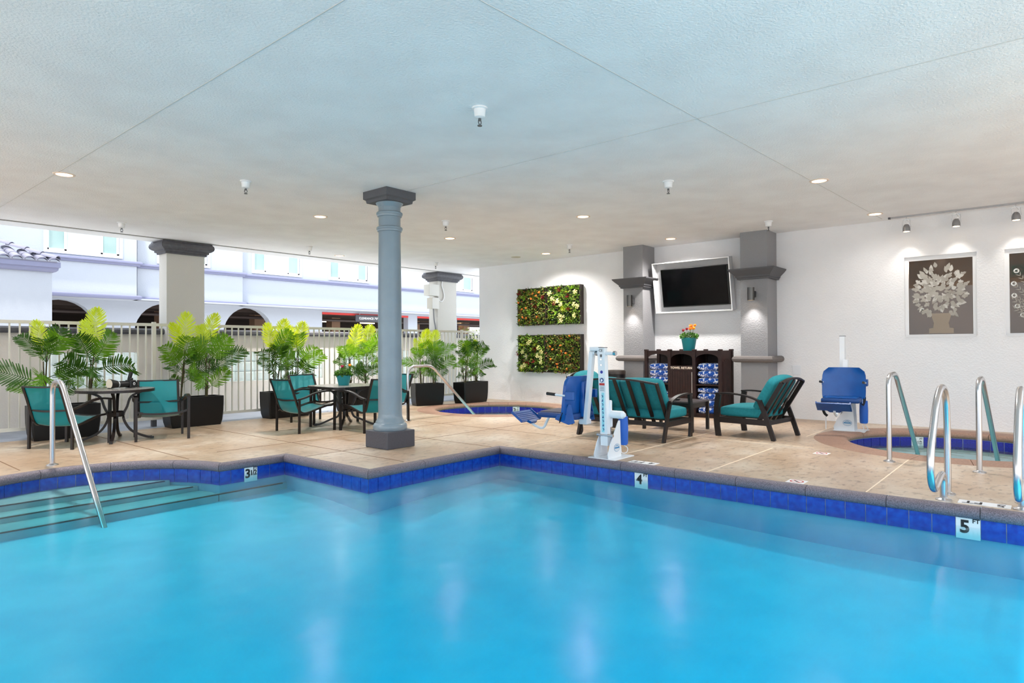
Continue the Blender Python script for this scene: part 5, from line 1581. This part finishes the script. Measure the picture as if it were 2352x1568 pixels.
# ---------------------------------------------------------------- pool lifts
M_LOGO = mat('logo_blue', (60, 130, 180), 0.5); M_CYAN = mat('cyan_label', (150, 214, 224), 0.5); M_WARN = mat('warning_red', (190, 40, 36), 0.5); M_LBL = mat('label_blue', (24, 70, 130), 0.5); M_PALE = mat('label_pale', (206, 216, 222), 0.5)
def seat_parts(t, M, padm=None):
    padm = padm or M_GREYPAD
    """seat faces local +y; origin at the bottom rear centre of the backrest"""
    b = MB(M)                                       # moulded shell: curved back with side wings
    n = 9
    def shell(x0, x1, z0, z1, y0, th, bow, rad):
        G = []
        for face_ in (0, 1):
            F = []
            for i in range(n+1):
                row = []
                for j in range(n+1):
                    u = -1+2*i/n; v = j/n
                    zz = z0+(z1-z0)*v
                    q_ = max(0, (v-0.68)/0.32); w_ = 0.70+0.30*math.sqrt(max(0.0, 1-q_**2.2)) if v > 0.3 else 1.0-0.10*((0.3-v)/0.3)**2
                    x = (x0+x1)/2+(x1-x0)/2*u*w_
                    row.append(b.v((x, y0+bow*u*u+0.10*(1-v)*0.3+(th if face_ else 0)+v*-0.02, zz)))
                F.append(row)
            G.append(F)
        for f_ in (0, 1):
            for i in range(n):
                for j in range(n):
                    q = [G[f_][i][j], G[f_][i+1][j], G[f_][i+1][j+1], G[f_][i][j+1]]
                    b.f(q if f_ else q[::-1])
        for i in range(n):
            b.f([G[0][i][0], G[1][i][0], G[1][i+1][0], G[0][i+1][0]]); b.f([G[0][i][n], G[0][i+1][n], G[1][i+1][n], G[1][i][n]])
            b.f([G[0][0][i], G[0][0][i+1], G[1][0][i+1], G[1][0][i]]); b.f([G[0][n][i], G[1][n][i], G[1][n][i+1], G[0][n][i+1]])
    shell(-0.27, 0.27, -0.01, 0.475, 0.0, 0.035, 0.07, 0)
    b.build('backrest', M_BLUE, t, smooth=50)
    b = MB(M); b.rbox(-0.06, 0.06, -0.05, 0.015, 0.02, 0.42, 0.02, 2); b.build('back_channel', M_BLUE, t, smooth=40)
    b = MB(M); b.rbox(-0.235, 0.235, -0.01, 0.46, 0.01, 0.07, 0.022, 2); b.build('seat_pan', M_BLUED, t, smooth=40)
    b = MB(M); b.rbox(-0.20, 0.20, 0.06, 0.44, 0.07, 0.082, 0.006, 1); b.build('seat_pad', padm, t)
    for s in (-1, 1):
        b = MB(M)                                   # side bracket: gusset plate with arm pivot
        b.prism([(-0.02, -0.03), (0.05, -0.05), (0.22, 0.0), (0.19, 0.05), (0.09, 0.09), (0.05, 0.17), (0.02, 0.17)], 0.014, Matrix(((0, 0, 1, s*0.235-0.006), (1, 0, 0, 0), (0, 1, 0, 0), (0, 0, 0, 1))))
        b.rbox(s*0.262-0.026, s*0.262+0.02, -0.04, 0.07, 0.22, 0.315, 0.008, 1)
        b.build('side_bracket', M_BLUE, t)
        b = MB(M); b.tube([(s*0.262, 0.0, 0.262), (s*0.262, 0.20, 0.275)], 0.013, 10); b.build('armrest', M_WHITE, t, smooth=60)
        b = MB(M); b.tube([(s*0.262, 0.20, 0.275), (s*0.262, 0.31, 0.284)], 0.017, 10); b.build('hand_grip', M_BLACK, t, smooth=60)
    b = MB(M); b.tube(fillet([(0.03, 0.38, 0.02), (0.03, 0.46, 0.0), (0.03, 0.54, -0.16), (0.03, 0.66, -0.12), (0.03, 0.72, -0.08)], .06), 0.016, 10); b.build('footrest_tube', M_WHITE, t, smooth=60)
    b = MB(M @ Matrix.Translation((0.03, 0.76, -0.04)) @ Matrix.Rotation(0.62, 4, 'X'))
    b.prism([(-0.20, -0.06), (0.20, -0.06), (0.20, 0.12), (-0.20, 0.12)], 0.014); b.prism([(-0.06, -0.10), (0.06, -0.10), (0.09, -0.06), (-0.09, -0.06)], 0.03)
    for k in range(5):
        b.box(-0.17, 0.17, -0.04+0.03*k, -0.03+0.03*k, 0.014, 0.019)
    b.box(-0.205, -0.193, -0.06, 0.12, 0.0, 0.03); b.box(0.193, 0.205, -0.06, 0.12, 0.0, 0.03)
    b.build('footrest', M_BLUE, t)
    b = MB(M); b.sweep(catmull([(0.20, 0.05, 0.05), (0.255, 0.14, 0.03), (0.262, 0.16, -0.06), (0.24, 0.14, -0.16), (0.20, 0.14, -0.20)], 4), rect(0.035, 0.004), up=(0, 1, 0)); b.sweep(catmull([(-0.20, 0.05, 0.05), (-0.25, 0.10, 0.08), (-0.252, 0.14, 0.02), (-0.235, 0.16, -0.03)], 4), rect(0.035, 0.004), up=(0, 1, 0)); b.build('seat_belt', M_BELT, t)
def lift_base(t, M, mast_h, lean=0.0, labels=True):
    """base with plates along local +x (away from the water); mast front face = -x"""
    b = MB(M); b.rbox(-0.10, 0.30, -0.17, 0.17, 0.0, 0.012, 0.004, 1); b.build('base_plate', M_WHITE, t)
    for s in (-1, 1):
        b = MB(M); b.prism([(-0.10, 0.012), (0.16, 0.012), (0.155, 0.10), (0.14, 0.40), (0.11, 0.40), (-0.06, 0.16), (-0.11, 0.05)], 0.008, Matrix(((1, 0, 0, 0), (0, 0, 1, s*0.085-0.004), (0, 1, 0, 0), (0, 0, 0, 1)))); b.build('side_plate', M_WHITE, t)
    S = Matrix.Identity(4); S[1][2] = lean
    b = MB(M @ S); b.box(-0.032, 0.032, -0.043, 0.043, 0.14, mast_h); b.build('mast', M_WHITE, t)
    b = MB(M @ S); b.box(-0.034, 0.034, -0.045, 0.045, mast_h, mast_h+0.006); b.build('mast_cap', M_BLACK, t)
    b = MB(M); b.cyl((-0.02, -0.10, 0.25), (-0.02, 0.10, 0.25), 0.016, seg=12); b.build('pivot_bolt', M_STEEL, t)
    b = MB(M); b.rbox(0.032, 0.075, -0.035, 0.035, 0.42, 0.62, 0.01, 2); b.rbox(0.04, 0.09, -0.03, 0.03, 0.33, 0.44, 0.008, 2); b.build('actuator', M_WHITE, t)
    b = MB(M); b.cyl((0.06, 0.03, 0.47), (0.06, -0.17, 0.47), 0.042, seg=16); b.cyl((0.06, -0.17, 0.47), (0.06, -0.20, 0.47), 0.042, 0.02, 16); b.build('motor', M_WHITE, t, smooth=40)
    b = MB(M); b.tube([(0.06, 0.0, 0.40), (0.10, 0.0, 0.14)], 0.014, 10); b.build('piston_rod', M_STEEL, t, smooth=40)
    b = MB(M); b.lathe([(0.045, 0.12), (0.052, 0.14), (0.055, 0.30), (0.05, 0.43), (0.02, 0.44)], 18, (0.27, -0.05, 0)); b.build('battery_cover', mat('battery_blue', (34, 96, 190), 0.5), t, smooth=40)
    b = MB(M); b.tube(catmull([(0.27, -0.05, 0.12), (0.31, -0.08, 0.08), (0.32, -0.06, 0.03), (0.27, -0.03, 0.03), (0.25, -0.03, 0.10)], 4), 0.005, 6); b.build('cable', M_WHITE, t)
    # oval maker's emblem on the side plates
    for s in (-1,):
        Mo = M @ frame((0.07, s*0.0905, 0.115), (1, 0, 0) if s < 0 else (-1, 0, 0), (0, 0, 1))
        b = MB(Mo); P0 = [(0.058*math.cos(a), 0.042*math.sin(a)) for a in [2*PI*k/24 for k in range(24)]]
        b.prism(P0, 0.0012); b.build('emblem', M_LOGO, t)
        b = MB(Mo); b.prism([(x*.93, y*.93) for x, y in P0], 0.0016); b.build('emblem_field', M_PALE, t)
        b = MB(Mo); b.prism([(-0.046, -0.008), (0.046, -0.008), (0.046, 0.008), (-0.046, 0.008)], 0.002); b.build('emblem_word', M_LOGO, t)
        b = MB(Mo); b.prism([(0.036*math.cos(a), 0.032*math.sin(a)-0.002) for a in [0.35+(PI-0.7)*k/8 for k in range(9)]]+[(0.034*math.cos(a), 0.024*math.sin(a)-0.002) for a in [PI-0.35-(PI-0.7)*k/8 for k in range(9)]], 0.002); b.build('emblem_wave', M_LOGO, t)
    if labels:
        def lab(z0, z1, w_, m, name, th=0.001, y=0.0):
            c = (z0+z1)/2
            b = MB(M); b.box(-0.0325-th, -0.0315, y-w_/2+lean*c, y+w_/2+lean*c, z0, z1); return b.build(name, m, t)
        def onmast(z, y=0.0):
            return M @ frame((-0.0345, y+lean*z, z), (0, -1, 0), (0, 0, 1))
        put('lettering', text_mesh('CE', 0.04, M_INK, 0.0), t, M=onmast(1.155))
        lab(1.085, 1.115, 0.026, mat('label_grey', (96, 100, 104), .5), 'type_label')
        for z in (1.06, 1.00):
            b = MB(M); b.cyl((-0.032, lean*z, z), (-0.038, lean*z, z), 0.010, seg=10); b.build('screw', M_CHROME, t)
        b = MB(M); b.cyl((-0.0325, lean*.925, .925), (-0.034, lean*.925, .925), 0.017, seg=16); b.build('round_label', mat('royal_label', (40, 50, 150), .5), t)
        lab(0.715, 0.865, 0.070, M_PALE, 'warning_label')
        b = MB(M); b.cyl((-0.033, lean*.838, .838), (-0.0345, lean*.838, .838), 0.024, seg=18); b.build('hand_symbol_disc', M_LBL, t)
        b = MB(onmast(.838)); b.prism([(-.013, -.012), (-.002, -.018), (.012, -.006), (.010, .006), (.004, .012), (.0, .006), (-.004, .014), (-.009, .010), (-.012, .0)], 0.001); b.build('hand_symbol', M_TRIMW, t)
        lab(0.782, 0.806, 0.066, M_WARN, 'warning_band', 0.002)
        for k in range(5):
            lab(0.765-0.010*k, 0.768-0.010*k, 0.052-0.008*(k % 2), mat('label_grey', (96, 100, 104), .5), 'print_line', 0.0015)
        lab(0.28, 0.705, 0.034, M_CYAN, 'pictogram_strip')
        for k in range(9):
            z = 0.665-0.044*k
            b = MB(onmast(z+0.001)); b.prism([(-.010, -.012), (.004, -.014), (.010, -.002), (.002, .002), (.006, .012), (-.004, .013), (-.002, .0), (-.011, -.004)] if k % 2 else [(-.010, .010), (.0, .014), (.010, -.002), (.003, -.014), (-.004, -.010), (.002, .0)], 0.001); b.build('pictogram', M_LBL, t)
lf = thing('pool_lift', 'white pool lift with blue seat standing at the pool edge beside the loveseat', 'pool lift', (5.90, 3.71, 0), 0.0)
I4 = Matrix.Identity(4)
lift_base(lf, I4, 1.185, lean=0.035)
b = MB(); b.cyl((0.0, -0.10, 1.125), (0.0, 0.20, 1.13), 0.020, seg=14); b.build('top_axle', M_WHITE, lf, smooth=40)
b = MB()
for y in (-0.13, 0.10):
    b.cyl((0, y, 1.126), (0, y+0.03, 1.126), 0.026, seg=6)
b.build('axle_nut', M_CHROME, lf)
b = MB(); b.rbox(-0.035, 0.035, 0.06, 0.19, 1.15, 1.20, 0.012, 2); b.build('top_bracket', M_WHITE, lf)
b = MB(); b.sweep([(0.0, 0.17, 1.145), (0.03, 0.275, 0.36)], rect(0.045, 0.06), up=(1, 0, 0)); b.build('hanger_tube', M_WHITE, lf)
b = MB(); b.rbox(0.0, 0.10, 0.25, 0.36, 0.34, 0.40, 0.01, 1); b.build('hanger_foot', M_WHITE, lf)
seat_parts(lf, Matrix.Translation((0.05, 0.33, 0.40)) @ Matrix.Rotation(0.10, 4, 'Z'))

lf = thing('pool_lift', 'pool lift with blue seat facing the room, against the wall beside the hot tub', 'pool lift', (9.98, 2.34, 0), -PI/2)
lift_base(lf, I4, 1.33, labels=False)
# the seat of this one is turned round in front of its mast: world -x is local -y
Ms = Matrix.Translation((0.06, -0.17, 0.42)) @ Matrix.Rotation(PI+0.10, 4, 'Z')
b = MB(); b.sweep([(0.06, -0.10, 1.0), (0.06, -0.14, 0.36)], rect(0.045, 0.06), up=(1, 0, 0)); b.build('hanger_tube', M_WHITE, lf)
b = MB(); b.rbox(0.03, 0.09, -0.30, -0.02, 0.33, 0.385, 0.01, 1); b.build('hanger_foot', M_WHITE, lf)
seat_parts(lf, Ms, M_BLUE)
b = MB(); b.tube([(-0.19, -0.19, 0.72), (-0.19, -0.16, 0.02)], 0.008, 8); b.build('support_rod', M_WHITE, lf)

# ---------------------------------------------------------------- signs set in the deck
def deck_sign(label, c, ang, size, bits, m=M_TRIMW):
    t = thing('deck_marker', label, 'depth marker', (*c, 0.0), ang)
    MB().box(-size[0]/2, size[0]/2, -size[1]/2, size[1]/2, 0.0, 0.002).build('tile', m, t)
    for s, x, sz in bits:
        put('lettering', text_mesh(s, sz, M_INK, 0.002, thick=0.0005), t, loc=(x, 0, 0.0025))
# read from the pool side: text upright towards +x
deck_sign('depth marker tiles reading 5 FT set in the deck by the grab rails', (5.965, 0.44), PI/2, (0.32, 0.13), [('FT', 0.07, 0.12), ('5', -0.10, 0.12)])
deck_sign('white depth marker tiles reading 4 FT set in the deck beside the pool lift', (5.915, 3.27), PI/2, (0.30, 0.13), [('FT', 0.06, 0.12), ('4', -0.09, 0.12)])
def no_dive(label, c):
    t = thing('no_diving_tile', label, 'sign', (*c, 0.0), PI/2)
    MB().box(-0.075, 0.075, -0.075, 0.075, 0.0, 0.002).build('tile', M_TRIMW, t)
    b = MB(); n = 24
    for k in range(n):
        a0_, a1_ = 2*PI*k/n, 2*PI*(k+1)/n
        b.f([b.v((r*math.cos(a), r*math.sin(a), 0.003)) for r, a in ((.045, a0_), (.058, a0_), (.058, a1_), (.045, a1_))])
    b.box(-.05, .05, -.006, .006, .0025, .003, Matrix.Rotation(PI*.75, 4, 'Z')); b.build('red_ring', M_WARN, t)
    b = MB(); b.ball((-.012, .018, .0028), .009, .009, .0006); b.sweep([(-.006, .012, .0028), (.022, -.02, .0028)], rect(.012, .001)); b.build('diver_symbol', M_INK, t)
no_dive('small no-diving tile set in the deck behind the pool coping', (5.93, 1.77))
no_dive('small no-diving tile set in the deck left of the right hot tub', (7.66, 2.02))
